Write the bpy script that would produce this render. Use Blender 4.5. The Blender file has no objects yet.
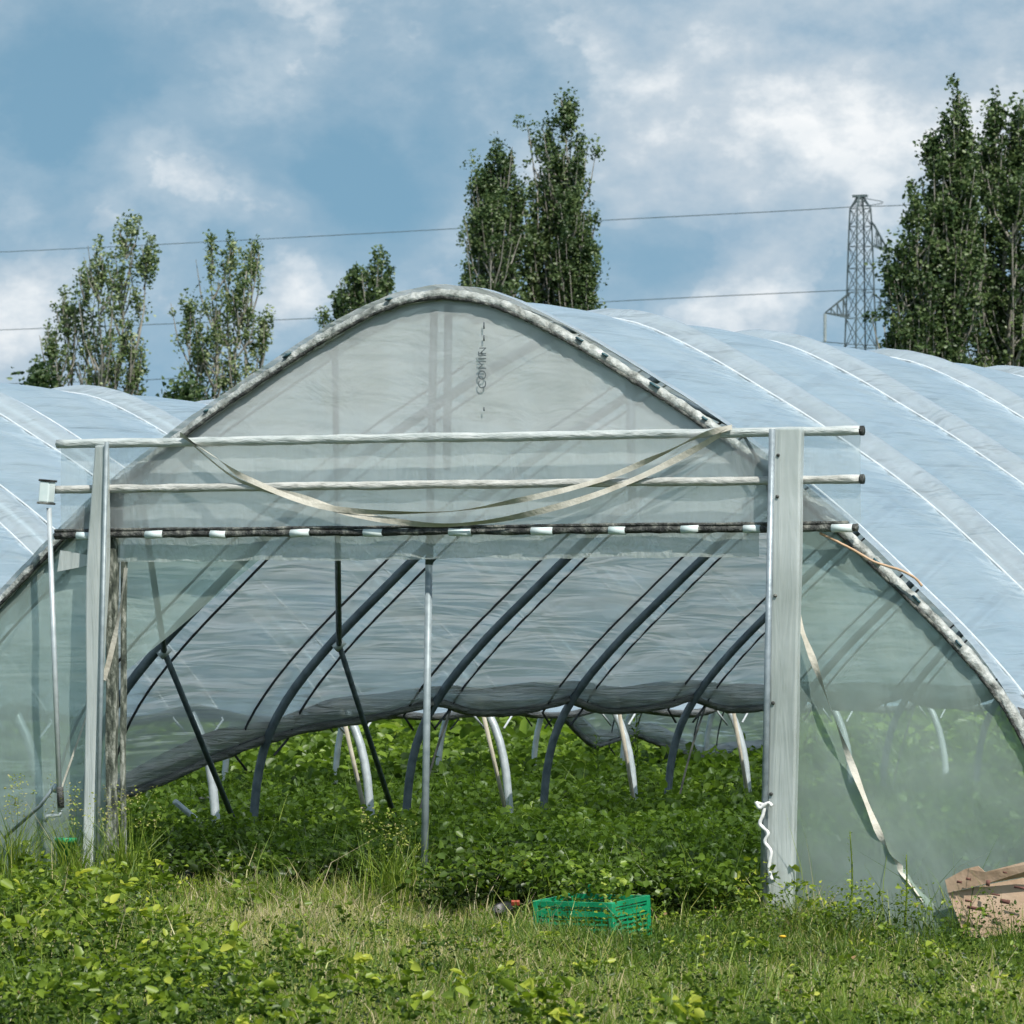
import bpy, bmesh, math, random
import numpy as np
from mathutils import Vector, Matrix, noise as mnoise
random.seed(7); rng = np.random.default_rng(11)
sc = bpy.context.scene
col = sc.collection
# ------------------------------------------------------------------ camera
F = 6000.0; TH = math.atan(2588/F); D0 = 37.5; L = 2.72; NB = 14
dv = np.array([-math.sin(TH), math.cos(TH), 0]); rv = np.array([math.cos(TH), math.sin(TH), 0])
CAM = -D0*dv + rv*(67/F*D0); CAM[2] = 1.5
PITCH = math.atan(158/F)
fw = dv*math.cos(PITCH) + np.array([0, 0, math.sin(PITCH)]); upv = -dv*math.sin(PITCH) + np.array([0, 0, math.cos(PITCH)])
cd = bpy.data.cameras.new('camera'); cam = bpy.data.objects.new('camera', cd); col.objects.link(cam)
cd.sensor_width = 36; cd.lens = 36*F/1024; cd.clip_start = 0.5; cd.clip_end = 3000
cam.location = CAM; cam.rotation_euler = (math.pi/2+PITCH, 0, TH)
cd.dof.use_dof = True; cd.dof.focus_distance = 40; cd.dof.aperture_fstop = 15
sc.camera = cam
def ray(x, y): return fw*F + rv*(x-512) + upv*(512-y)
def ony(x, y, Y):                       # point where the sight line meets the plane y = Y
    v = ray(x, y); return CAM + v*((Y-CAM[1])/v[1])
def ong(x, y, z=0.0):
    v = ray(x, y); return CAM + v*((z-CAM[2])/v[2])
def atd(x, y, dep):
    v = ray(x, y); return CAM + v*(dep/(v@dv))
# ------------------------------------------------------------------ tagging
def tag(o, label=None, cat=None, group=None, kind=None):
    if label: o['label'] = label
    if cat: o['category'] = cat
    if group: o['group'] = group
    if kind: o['kind'] = kind
    return o
def empty(name, loc, rz=0.0):
    o = bpy.data.objects.new(name, None); col.objects.link(o)
    o.location = [float(c) for c in loc]; o.rotation_euler = (0, 0, rz); o.empty_display_size = .3
    return o
def link(name, me, mat, parent=None):
    o = bpy.data.objects.new(name, me); col.objects.link(o)
    if mat: me.materials.append(mat)
    if parent: o.parent = parent
    return o
# ------------------------------------------------------------------ mesh builder
class MB:
    def __init__(s): s.v = []; s.f = []; s.t = []
    def tube(s, pts, r, seg=8, tint=0.5, cap=True, wob=0.0):
        pts = [Vector([float(a) for a in p]) for p in pts]; n = len(pts)
        rs = r if hasattr(r, '__len__') else [r]*n
        base = len(s.v); ref = None
        for i, p in enumerate(pts):
            t = (pts[min(i+1, n-1)]-pts[max(i-1, 0)]).normalized()
            if ref is None: ref = t.orthogonal().normalized()
            ref = (ref - t*ref.dot(t)); ref = ref.normalized() if ref.length > 1e-6 else t.orthogonal().normalized()
            b = t.cross(ref)
            for k in range(seg):
                a = 2*math.pi*k/seg
                rr = rs[i]*(1+wob*(mnoise.noise(p*9+Vector((k*3.1, i*.7, 0)))))
                s.v.append(p+ref*math.cos(a)*rr+b*math.sin(a)*rr); s.t.append(tint)
        for i in range(n-1):
            for k in range(seg):
                a = base+i*seg+k; b2 = base+i*seg+(k+1) % seg
                s.f.append((a, b2, b2+seg, a+seg))
        if cap:
            s.f.append(tuple(base+k for k in range(seg))[::-1]); s.f.append(tuple(base+(n-1)*seg+k for k in range(seg)))
        return s
    def box(s, c, size, rz=0.0, tint=.5, rx=0.0, ry=0.0):
        M = Matrix.Translation([float(a) for a in c]) @ Matrix.Rotation(rz, 4, 'Z') @ Matrix.Rotation(ry, 4, 'Y') @ Matrix.Rotation(rx, 4, 'X')
        b = len(s.v)
        for x in (-.5, .5):
            for y in (-.5, .5):
                for z in (-.5, .5):
                    s.v.append(M @ Vector((x*size[0], y*size[1], z*size[2]))); s.t.append(tint)
        for q in ((0, 1, 3, 2), (4, 6, 7, 5), (0, 4, 5, 1), (2, 3, 7, 6), (0, 2, 6, 4), (1, 5, 7, 3)):
            s.f.append(tuple(b+i for i in q))
        return s
    def ribbon(s, pts, w, tw=None, nrm=(0, -1, 0), tint=.5):
        pts = [Vector([float(a) for a in p]) for p in pts]; n = len(pts); b = len(s.v)
        for i, p in enumerate(pts):
            t = (pts[min(i+1, n-1)]-pts[max(i-1, 0)]).normalized()
            side = t.cross(Vector(nrm)).normalized()
            if tw: side = (Matrix.Rotation(tw[i], 3, t) @ side)
            s.v += [p-side*w/2, p+side*w/2]; s.t += [tint, tint]
        for i in range(n-1): s.f.append((b+2*i, b+2*i+1, b+2*i+3, b+2*i+2))
        return s
    def build(s, name, mat, parent=None, smooth=True, bevel=0.0):
        me = bpy.data.meshes.new(name); me.from_pydata([tuple(v) for v in s.v], [], s.f)
        a = me.attributes.new('tint', 'FLOAT', 'POINT'); a.data.foreach_set('value', s.t)
        if smooth: me.polygons.foreach_set('use_smooth', [True]*len(me.polygons))
        o = link(name, me, mat, parent)
        if bevel:
            m = o.modifiers.new('b', 'BEVEL'); m.width = bevel; m.segments = 2; m.limit_method = 'ANGLE'
        return o
def np_mesh(name, V, quads, tint, mat, parent=None, smooth=False):
    """big mesh, all quads (a quad whose last two indices repeat is written as a triangle)"""
    me = bpy.data.meshes.new(name); me.vertices.add(len(V)); me.vertices.foreach_set('co', V.astype(np.float32).ravel())
    k = quads.shape[1]
    me.loops.add(quads.size); me.loops.foreach_set('vertex_index', quads.astype(np.int32).ravel())
    me.polygons.add(len(quads)); me.polygons.foreach_set('loop_start', np.arange(0, quads.size, k, dtype=np.int32))
    if smooth: me.polygons.foreach_set('use_smooth', np.ones(len(quads), bool))
    a = me.attributes.new('tint', 'FLOAT', 'POINT'); a.data.foreach_set('value', tint.astype(np.float32))
    me.update(calc_edges=True); me.validate()
    return link(name, me, mat, parent)
def smoothpts(P, n):
    P = np.array(P, float); m = len(P); out = []
    E_ = np.vstack([2*P[0]-P[1], P, 2*P[-1]-P[-2]])
    for i in range(m-1):
        p0, p1, p2, p3 = E_[i], E_[i+1], E_[i+2], E_[i+3]
        for k in range(n):
            t = k/n; out.append(.5*((2*p1)+(-p0+p2)*t+(2*p0-5*p1+4*p2-p3)*t*t+(-p0+3*p1-3*p2+p3)*t**3))
    out.append(P[-1]); return np.array(out)
# ------------------------------------------------------------------ materials
def nmat(name):
    m = bpy.data.materials.new(name); m.use_nodes = True; nt = m.node_tree; nt.nodes.clear()
    out = nt.nodes.new('ShaderNodeOutputMaterial'); return m, nt, out
def N(nt, t, **kw):
    n = nt.nodes.new(t)
    for k, v in kw.items():
        if k in n.inputs: n.inputs[k].default_value = v
        else: setattr(n, k, v)
    return n
def ramp(nt, stops, fac=None, interp='LINEAR'):
    r = nt.nodes.new('ShaderNodeValToRGB'); e = r.color_ramp.elements; r.color_ramp.interpolation = interp
    while len(e) > 1: e.remove(e[-1])
    e[0].position = stops[0][0]; e[0].color = tuple(stops[0][1])+(1,)
    for p, c in stops[1:]:
        q = e.new(p); q.color = tuple(c)+(1,)
    if fac is not None: nt.links.new(fac, r.inputs[0])
    return r
def noise(nt, scale, detail=4, vec=None, rough=.55, stretch=None, dist=0.0):
    tc = N(nt, 'ShaderNodeTexCoord'); src = tc.outputs['Object'] if vec is None else vec
    if stretch:
        mp = N(nt, 'ShaderNodeMapping'); mp.inputs['Scale'].default_value = stretch; nt.links.new(src, mp.inputs[0]); src = mp.outputs[0]
    n = N(nt, 'ShaderNodeTexNoise', Scale=scale, Detail=detail, Roughness=rough, Distortion=dist); nt.links.new(src, n.inputs['Vector'])
    return n
def solid(name, stops, scale=8, rough=.5, metal=0.0, bump=.0, bscale=40, stretch=None, spec=.5):
    m, nt, out = nmat(name); b = N(nt, 'ShaderNodeBsdfPrincipled')
    b.inputs['Roughness'].default_value = rough; b.inputs['Metallic'].default_value = metal; b.inputs['Specular IOR Level'].default_value = spec
    n = noise(nt, scale, 6, stretch=stretch); r = ramp(nt, stops, n.outputs[0]); nt.links.new(r.outputs[0], b.inputs['Base Color'])
    if bump:
        n2 = noise(nt, bscale, 4, stretch=stretch); bp = N(nt, 'ShaderNodeBump', Strength=bump, Distance=.02)
        nt.links.new(n2.outputs[0], bp.inputs['Height']); nt.links.new(bp.outputs[0], b.inputs['Normal'])
    nt.links.new(b.outputs[0], out.inputs[0]); return m
def film(name, c1, c2, op_lo, op_hi, face=.35, trans=.5, gloss=.25, rough=.25, bump=.4, wr=(5, .7, 5), nscale=1.3, tcol=(.86, .93, .94), band=False):
    """milky polythene: part clear, part scattering, part glossy"""
    m, nt, out = nmat(name); lk = nt.links.new
    n = noise(nt, nscale, 6, stretch=wr, dist=.6)
    nb = noise(nt, 1.1, 5)
    cr0 = ramp(nt, [(.3, c1), (.7, c2)], nb.outputs[0]); at = N(nt, 'ShaderNodeAttribute', attribute_name='tint'); af = N(nt, 'ShaderNodeMath', operation='MULTIPLY'); af.inputs[1].default_value = .8 if band else 0; lk(at.outputs['Fac'], af.inputs[0])
    cr = N(nt, 'ShaderNodeMix', data_type='RGBA'); cr.inputs[7].default_value = (.82, .92, .98, 1); lk(af.outputs[0], cr.inputs[0]); lk(cr0.outputs[0], cr.inputs[6])
    wv = noise(nt, nscale*2.2, 3, stretch=wr, dist=.9)
    if band:
        wv = noise(nt, 1.0, 2.5, stretch=(5.5, .42, 8.5), dist=.7, rough=.5); wm = noise(nt, .9, 3, stretch=(1, .5, 1))
        wr_ = ramp(nt, [(.35, (.25,)*3), (.65, (1,)*3)], wm.outputs[0]); ml = N(nt, 'ShaderNodeMath', operation='MULTIPLY'); lk(wv.outputs[0], ml.inputs[0]); lk(wr_.outputs[0], ml.inputs[1])
        hsrc = ml.outputs[0]
    else: hsrc = wv.outputs[0]
    bp = N(nt, 'ShaderNodeBump', Strength=bump, Distance=.16 if band else .05); lk(hsrc, bp.inputs['Height'])
    df = N(nt, 'ShaderNodeBsdfDiffuse'); tl = N(nt, 'ShaderNodeBsdfTranslucent'); gl = N(nt, 'ShaderNodeBsdfGlossy', Roughness=rough)
    gl.inputs[0].default_value = (.9, .95, 1, 1)
    if band:                       # outer face painted blue for sky reflection; inner face painted paler to brighten it
        gm_ = N(nt, 'ShaderNodeNewGeometry'); cm = N(nt, 'ShaderNodeMix', data_type='RGBA'); lk(gm_.outputs['Backfacing'], cm.inputs[0]); lk(cr.outputs[2], cm.inputs[6]); cm.inputs[7].default_value = (.93, .98, .97, 1); cr = cm
    for q in (df, tl): lk(cr.outputs[2], q.inputs[0])
    for q in (df, tl, gl): lk(bp.outputs[0], q.inputs['Normal'])
    m1 = N(nt, 'ShaderNodeMixShader'); m1.inputs[0].default_value = trans; lk(df.outputs[0], m1.inputs[1]); lk(tl.outputs[0], m1.inputs[2])
    lw = N(nt, 'ShaderNodeLayerWeight', Blend=.35)
    gm = N(nt, 'ShaderNodeMath', operation='MULTIPLY'); lk(lw.outputs['Facing'], gm.inputs[0]); gm.inputs[1].default_value = gloss
    ga = N(nt, 'ShaderNodeMath', operation='ADD'); lk(gm.outputs[0], ga.inputs[0]); ga.inputs[1].default_value = .05
    m2 = N(nt, 'ShaderNodeMixShader'); lk(ga.outputs[0], m2.inputs[0]); lk(m1.outputs[0], m2.inputs[1]); lk(gl.outputs[0], m2.inputs[2])
    tr = N(nt, 'ShaderNodeBsdfTransparent'); tr.inputs[0].default_value = tcol+(1,)
    mr = N(nt, 'ShaderNodeMapRange'); mr.inputs['From Min'].default_value = .3; mr.inputs['From Max'].default_value = .7
    mr.inputs['To Min'].default_value = op_lo; mr.inputs['To Max'].default_value = op_hi; lk(n.outputs[0], mr.inputs[0])
    fm = N(nt, 'ShaderNodeMath', operation='MULTIPLY_ADD'); lk(lw.outputs['Facing'], fm.inputs[0]); fm.inputs[1].default_value = face; lk(mr.outputs[0], fm.inputs[2]); fm.use_clamp = True
    m3 = N(nt, 'ShaderNodeMixShader'); lk(fm.outputs[0], m3.inputs[0]); lk(tr.outputs[0], m3.inputs[1]); lk(m2.outputs[0], m3.inputs[2])
    lk(m3.outputs[0], out.inputs[0]); return m
def leafmat(name, stops, trans=.35, rough=.55, vary=1.5):
    m, nt, out = nmat(name); lk = nt.links.new
    at = N(nt, 'ShaderNodeAttribute', attribute_name='tint')
    r = ramp(nt, stops, at.outputs['Fac'])
    d_ = N(nt, 'ShaderNodeBsdfDiffuse'); lk(r.outputs[0], d_.inputs[0]); g_ = N(nt, 'ShaderNodeBsdfGlossy', Roughness=.42); g_.inputs[0].default_value = (.9, .95, .9, 1)
    b = N(nt, 'ShaderNodeMixShader'); b.inputs[0].default_value = .045; lk(d_.outputs[0], b.inputs[1]); lk(g_.outputs[0], b.inputs[2])
    hs = N(nt, 'ShaderNodeHueSaturation', Value=vary, Saturation=1.05); lk(r.outputs[0], hs.inputs['Color'])
    t = N(nt, 'ShaderNodeBsdfTranslucent'); lk(hs.outputs[0], t.inputs[0])
    mx = N(nt, 'ShaderNodeMixShader'); mx.inputs[0].default_value = trans; lk(b.outputs[0], mx.inputs[1]); lk(t.outputs[0], mx.inputs[2])
    lk(mx.outputs[0], out.inputs[0]); return m
M = {}
M['roof'] = film('roof_polythene', (.56, .75, .90), (.70, .86, .96), .36, .54, face=.62, trans=.44, gloss=.6, rough=.16, bump=.8, wr=(5, .45, 5), tcol=(.84, .93, .97), band=True)
M['gable'] = film('gable_polythene', (.82, .87, .87), (.92, .95, .94), .60, .72, face=.1, trans=.45, gloss=.25, rough=.35, bump=.2, wr=(1.2, 1, 2.2), nscale=1.0, tcol=(.85, .93, .92))
M['side'] = film('side_polythene', (.50, .64, .58), (.60, .73, .67), .44, .56, face=.1, trans=.45, gloss=.3, rough=.3, bump=.25, wr=(1.5, 1, .8), nscale=.9, tcol=(.80, .92, .88))
M['header'] = film('header_polythene', (.66, .74, .75), (.76, .82, .83), .28, .40, face=.1, trans=.4, gloss=.3, rough=.3, bump=.3, wr=(4, 1, 1), nscale=1.0, tcol=(.93, .97, .97))
M['hem'] = film('hem_polythene', (.45, .52, .49), (.62, .68, .65), .5, .8, face=.1, trans=.4, gloss=.2, rough=.4, bump=.5, wr=(3, 1, 2), nscale=2.0)
M['wrap'] = film('post_wrap_polythene', (.46, .52, .49), (.80, .86, .85), .82, .96, face=.1, trans=.25, gloss=.35, rough=.28, bump=.35, wr=(5, 5, .5), nscale=.9)
M['crinkle'] = solid('crinkled_film', [(.3, (.10, .11, .10)), (.42, (.26, .28, .26)), (.55, (.42, .45, .43)), (.75, (.64, .66, .64))], scale=14, rough=.4, bump=1, bscale=22)
M['galv'] = solid('galvanised_steel', [(.3, (.20, .25, .28)), (.7, (.36, .42, .45))], scale=14, rough=.45, metal=.35, bump=.1)
M['galv2'] = solid('bright_galvanised_steel', [(.3, (.42, .48, .50)), (.7, (.60, .66, .68))], scale=14, rough=.4, metal=.3)
M['galvm'] = solid('grey_galvanised_steel', [(.3, (.20, .25, .27)), (.7, (.34, .40, .42))], scale=14, rough=.5, metal=.2)
M['hoop'] = solid('shade_dark_steel', [(.3, (.06, .085, .105)), (.7, (.13, .17, .20))], scale=10, rough=.5, metal=.3)  # shade under the roof film is put into this dark steel colour
M['dark'] = solid('black_hose', [(.35, (.012, .014, .014)), (.52, (.06, .065, .06)), (.7, (.24, .25, .22))], scale=16, rough=.6, bump=.8, bscale=60)
M['roll'] = solid('rolled_film', [(.3, (.035, .04, .042)), (.55, (.10, .11, .11)), (.75, (.26, .26, .25))], scale=4, rough=.45, bump=1, bscale=9, stretch=(6, .5, 6))
M['rope'] = solid('backlit_rope', [(.3, (.02, .025, .028)), (.7, (.05, .055, .06))], scale=30, rough=.8)
M['ropew'] = solid('sunlit_rope', [(.3, (.46, .52, .56)), (.7, (.62, .68, .72))], scale=30, rough=.8)
M['clip'] = solid('white_clip', [(.3, (.62, .76, .76)), (.7, (.8, .88, .88))], scale=10, rough=.4)
M['barw'] = solid('film_wrapped_bar', [(.3, (.36, .41, .40)), (.5, (.50, .55, .54)), (.75, (.66, .69, .68))], scale=8, rough=.4, bump=.9, bscale=14, stretch=(.7, 3, 3))
M['bart'] = solid('dull_wrapped_tube', [(.3, (.33, .34, .31)), (.5, (.5, .51, .48)), (.75, (.66, .67, .64))], scale=9, rough=.5, bump=.9, bscale=14, stretch=(.8, 3, 3))
M['oldpost'] = solid('weathered_post', [(.35, (.03, .04, .03)), (.5, (.12, .14, .11)), (.62, (.35, .37, .32)), (.75, (.5, .52, .48))], scale=7, rough=.7, bump=.6, stretch=(5, 5, 1.6))
M['strap'] = solid('cream_strap', [(.3, (.42, .40, .33)), (.55, (.62, .6, .52)), (.8, (.75, .73, .66))], scale=6, rough=.6, bump=.3)
M['strapd'] = solid('dark_strap', [(.3, (.05, .05, .045)), (.7, (.25, .24, .2))], scale=5, rough=.6)
M['white'] = solid('white_cord', [(.3, (.7, .71, .7)), (.7, (.85, .86, .85))], rough=.8)
M['crate'] = solid('green_plastic', [(.3, (.0, .17, .07)), (.55, (.005, .30, .13)), (.7, (.03, .36, .17))], scale=6, rough=.4)
M['stake'] = solid('pale_wood', [(.3, (.42, .38, .30)), (.7, (.6, .56, .46))], scale=12, rough=.8)
M['card'] = solid('cardboard', [(.3, (.40, .27, .18)), (.5, (.52, .37, .26)), (.7, (.58, .43, .31))], scale=5, rough=.85, bump=.4, bscale=12)
M['print'] = solid('faded_print', [(.3, (.10, .04, .03)), (.7, (.22, .10, .08))], scale=20, rough=.9)
M['ink'] = solid('grey_ink', [(.3, (.08, .10, .11)), (.7, (.16, .19, .2))], scale=20, rough=.9)
M['pot'] = solid('black_plastic', [(.3, (.012, .012, .012)), (.7, (.05, .05, .05))], scale=10, rough=.45)
M['red'] = solid('red_plastic', [(.3, (.35, .05, .03)), (.7, (.5, .1, .06))], rough=.5)
M['blue'] = solid('blue_green_tape', [(.3, (.02, .05, .07)), (.7, (.05, .14, .16))], rough=.5)
M['orange'] = solid('tan_cord', [(.3, (.45, .28, .15)), (.7, (.6, .42, .28))], rough=.7)
M['bark'] = solid('poplar_bark', [(.3, (.16, .15, .12)), (.6, (.32, .31, .27)), (.8, (.45, .44, .40))], scale=6, rough=.9, bump=.6, bscale=10, stretch=(1, 1, .3))
M['pylon'] = solid('pylon_steel', [(.3, (.07, .10, .11)), (.7, (.13, .17, .18))], scale=2, rough=.6, metal=.2)
M['wire'] = solid('power_cable', [(.3, (.10, .14, .17)), (.7, (.14, .18, .2))], rough=.6)
M['tree'] = leafmat('poplar_leaves', [(0, (.022, .050, .016)), (.4, (.066, .112, .040)), (.75, (.17, .235, .088)), (1, (.40, .46, .26))], trans=.3)
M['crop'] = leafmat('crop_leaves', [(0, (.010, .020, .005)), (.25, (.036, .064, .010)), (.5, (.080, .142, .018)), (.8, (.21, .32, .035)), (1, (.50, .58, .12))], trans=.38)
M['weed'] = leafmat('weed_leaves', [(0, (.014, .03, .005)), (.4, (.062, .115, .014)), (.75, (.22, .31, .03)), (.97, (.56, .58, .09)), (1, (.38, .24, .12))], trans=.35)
M['grass'] = leafmat('grass_blades', [(0, (.02, .045, .008)), (.3, (.095, .175, .02)), (.55, (.26, .34, .045)), (.72, (.43, .44, .11)), (.86, (.44, .38, .20)), (1, (.62, .53, .34))], trans=.3)
M['soil'] = solid('field_soil', [(.3, (.03, .045, .015)), (.5, (.06, .09, .025)), (.62, (.12, .12, .05)), (.75, (.16, .14, .08))], scale=1.3, rough=.95, bump=1, bscale=20)
M['insul'] = solid('glass_insulator', [(.3, (.25, .3, .3)), (.7, (.4, .45, .45))], rough=.2)
# ------------------------------------------------------------------ arch profile
HALF = [(0, 3.82), (.26, 3.785), (.5, 3.705), (.85, 3.535), (1.18, 3.345), (1.7, 3.03), (2.35, 2.575), (2.98, 2.02), (3.36, 1.66), (3.65, 1.33), (3.83, 1.03), (3.92, .72), (3.96, .35), (4.0, 0.0)]
_h = smoothpts(HALF, 10)
PROF = np.vstack([_h[::-1]*[-1, 1], _h[1:]])
_seg = np.hypot(*np.diff(PROF, axis=0).T); PS = np.concatenate([[0], np.cumsum(_seg)]); PL = PS[-1]
_tan = np.gradient(PROF, axis=0); _tan /= np.hypot(*_tan.T)[:, None]; PN = np.stack([-_tan[:, 1], _tan[:, 0]], 1)
def prof(s):
    return np.stack([np.interp(s, PS, PROF[:, 0]), np.interp(s, PS, PROF[:, 1])], -1), np.stack([np.interp(s, PS, PN[:, 0]), np.interp(s, PS, PN[:, 1])], -1)
def s_at_z(z, left):       # arc length where one flank has height z
    n = len(PS)//2
    if left: return np.interp(z, PROF[:n+1, 1], PS[:n+1])
    return np.interp(z, PROF[n:, 1][::-1], PS[n:][::-1])
def nz(x, y, z=0): return mnoise.noise(Vector((x, y, z)))
def bulge(y):
    k = y/L; dy = abs(k-round(k))*L
    if dy < .40: return .085*(1-(dy/.40)**1.4)-.018
    t = (dy-.40)/(L/2-.40); return -.018+.04*math.sin(t*math.pi/2)
def tunnel(name, label, cx, y0, nb, rollL, rollR, matroof, seed, hoopmat, paleropes=False, ga=None):
    root = empty(name, (cx, y0, 0)); tag(root, label, 'polytunnel', ga)
    # --- hoops
    for n in range(nb+1):
        s = np.linspace(0, PL, 90); p, _ = prof(s)
        MB().tube([(a, n*L, b) for a, b in p], .034 if n else .03, 10).build('hoop', hoopmat, root)
    # --- ridge and purlin tube
    # --- roof film
    ny = nb*26; ns = 190
    Y = np.linspace(-.06, nb*L+.06, ny+1); V = np.zeros((ny+1, ns+1, 3))
    for i, y in enumerate(Y):
        zl, zr = rollL(y), rollR(y); a, b = float(s_at_z(zl, True)), float(s_at_z(zr, False))
        S = np.linspace(a, b, ns+1); p, q = prof(S); off = np.zeros(ns+1); bl = bulge(y)
        for j in range(ns+1):
            u = S[j]
            edge = min(1, (S[j]-a)/.5, (b-S[j])/.5)
            w = .016*nz(u*2.6+seed, y*.55) + .012*nz(u*6.0+y*.35, y*.8+seed)+.006*nz(u*14, y*1.2, seed)
            k_ = y/L; dr = abs(abs(k_-round(k_))*L-.40); off[j] = .03+bl*(.4+.6*edge)+w*(.35 if bl > .01 else 1)*min(1, dr/.25)+.006*math.exp(-dr/.16)*math.sin(u*27+4*nz(u, round(k_)*3.3, seed))
        V[i, :, 0] = p[:, 0]+q[:, 0]*off; V[i, :, 1] = y; V[i, :, 2] = p[:, 1]+q[:, 1]*off
    idx = np.arange((ny+1)*(ns+1)).reshape(ny+1, ns+1)
    Q = np.stack([idx[:-1, :-1], idx[:-1, 1:], idx[1:, 1:], idx[1:, :-1]], -1).reshape(-1, 4)
    bt = np.array([1.0 if abs(y/L-round(y/L))*L < .39 else 0.0 for y in Y]); np_mesh('roof_film', V.reshape(-1, 3), Q, np.repeat(bt, ns+1), matroof, root, smooth=True)
    # --- rolled-up film along both flanks
    for left, fn in ((True, rollL), (False, rollR)):
        pts = []; rs = []
        for y in np.arange(0, nb*L+.01, .17):
            z = fn(y); s = float(s_at_z(z, left)); p, q = prof(np.array([s])); o = .03
            pts.append((p[0, 0]+q[0, 0]*o, y, p[0, 1]+q[0, 1]*o)); rs.append(.034+.012*nz(y*1.1, seed, left*5))
        MB().tube(pts, rs, 10, wob=.35).build('rolled_film_edge', M['roll'], root)
        # loose layer of gathered film above the roll
        mb = MB(); n0 = 0; K = 7
        for i, (x, y, z) in enumerate(pts):
            h = .10+.10*abs(math.sin(math.pi*y/L))+.05*nz(y*.8, 4, seed)
            for k in range(K):
                t = k/(K-1); s = float(s_at_z(min(z+h*t, 3), left)); p, q = prof(np.array([s])); kk = abs(math.sin(math.pi*y/L)); o = .034-(.015+.05*kk)*math.sin(t*math.pi)*(1+.6*nz(y*1.4, t*5, seed))
                mb.v.append(Vector((p[0, 0]+q[0, 0]*o, y, p[0, 1]+q[0, 1]*o))); mb.t.append(.5)
        for i in range(len(pts)-1):
            for k in range(K-1):
                a = i*K+k; mb.f.append((a, a+1, a+K+1, a+K))
        mb.build('gathered_film_fold', M['fold'], root)
    # --- ropes over the film beside every hoop, tied down to the hoop feet
    for n in range(nb+1):
        for sg in (-1, 1):
            y = n*L+sg*.40
            if y < 0 or y > nb*L: continue
            a = float(s_at_z(rollL(y)-.05, True)); b = float(s_at_z(rollR(y)-.05, False))
            S = np.linspace(a, b, 80); p, q = prof(S); ed = np.clip(np.minimum((S-a)/.5, (b-S)/.5), 0, 1); O = .031+bulge(y)*(.4+.6*ed)
            pts = [(p[j, 0]+q[j, 0]*O[j], y, p[j, 1]+q[j, 1]*O[j]) for j in range(80)]
            pts = [(p[0, 0]-.03, n*L+sg*.2, float(p[0, 1])-.10)]+pts+[(p[-1, 0]+.03, n*L+sg*.2, float(p[-1, 1])-.10)]
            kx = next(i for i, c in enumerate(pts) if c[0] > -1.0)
            MB().tube(pts[:kx+1], .010, 5).build('tie_rope', M['rope'], root); MB().tube([(c[0]+(.006 if c[0] > 0 else 0), c[1], c[2]+.007) for c in pts[kx:]], .0095, 5).build('tie_rope', M['ropew'], root)  # one rope: left flank painted dark as if backlit, the rest pale as sunlit
    return root
M['fold'] = film('folded_polythene', (.16, .16, .16), (.40, .39, .38), .45, .95, face=.2, trans=.35, gloss=.4, rough=.3, bump=.7, wr=(9, .3, 13), nscale=1.0)
def roll_main(y):
    base = float(np.interp(y, [0, 1.5, 3.2, 4.3, 5.35, 6.3, 7.2, 8.2], [.22, .36, .58, .78, .98, 1.07, 1.12, 1.24]))
    if y > 8.2:
        k = y/L; base = 1.25-.11*abs(math.sin(math.pi*k))
    return base+.02*nz(y, 3)
def roll_hi(y):
    return 1.22-.12*abs(math.sin(math.pi*y/L))+.03*nz(y*.6, 9)
def roll_far(y):
    return float(np.interp(y, [0, 10, 20, 28, 29.9, 30.6, 31.8, 33, 35, 37, 38], [1.2, 1.1, 1.0, .98, 1.0, .95, .58, .72, .42, .42, .45]))+.02*nz(y, 3)
T = tunnel('polytunnel', 'large clear film polytunnel with an open door bay, the nearest tunnel in the middle', 0, 0, NB, roll_main, roll_hi, M['roof'], 1.3, M['hoop'], ga='polytunnels side by side')
T2 = tunnel('polytunnel', 'pale blue polytunnel roof directly left of the open tunnel, behind its left corner', -8.22, 0, NB, roll_far, roll_hi, M['roof'], 7.7, M['galv2'], True, ga='polytunnels side by side')  # these hoops take paler steel, their lit look put in as colour
# ------------------------------------------------------------------ main gable (parts of the main tunnel)
GY = -.05
def gz(x):            # height of the arch at x
    return float(np.interp(abs(x), _h[:, 0], _h[:, 1]))
def sheet(name, xs, zlo, zhi, y, mat, nzv=40, amp=.012, fr=(2.0, 2.0), parent=T, fn=None):
    V = []; nx = len(xs)
    for x in xs:
        a, b = zlo(x), zhi(x)
        for k in range(nzv+1):
            z = a+(b-a)*k/nzv
            yy = y(x, z) if callable(y) else y
            yy += amp*nz(x*fr[0], z*fr[1], len(name))+amp*.5*nz(x*fr[0]*3, z*fr[1]*2.2, 3)
            V.append((x, yy, z))
    V = np.array(V); idx = np.arange(len(V)).reshape(nx, nzv+1)
    Q = np.stack([idx[:-1, :-1], idx[1:, :-1], idx[1:, 1:], idx[:-1, 1:]], -1).reshape(-1, 4)
    return np_mesh(name, V, Q, np.zeros(len(V)), mat, parent, smooth=True)
TUBEZ = 2.365
sheet('upper_gable_film', np.linspace(-2.73, 2.73, 120), lambda x: TUBEZ, lambda x: max(gz(x)-.0, TUBEZ+.005), GY, M['gable'])
sheet('door_hem_film', np.linspace(-2.36, 2.14, 160), lambda x: 2.19+.02*nz(x*2.2, 1)+.012*nz(x*7, 4), lambda x: TUBEZ, lambda x, z: GY-.05, M['hem'], 10, amp=.015, fr=(3, 2))
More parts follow.
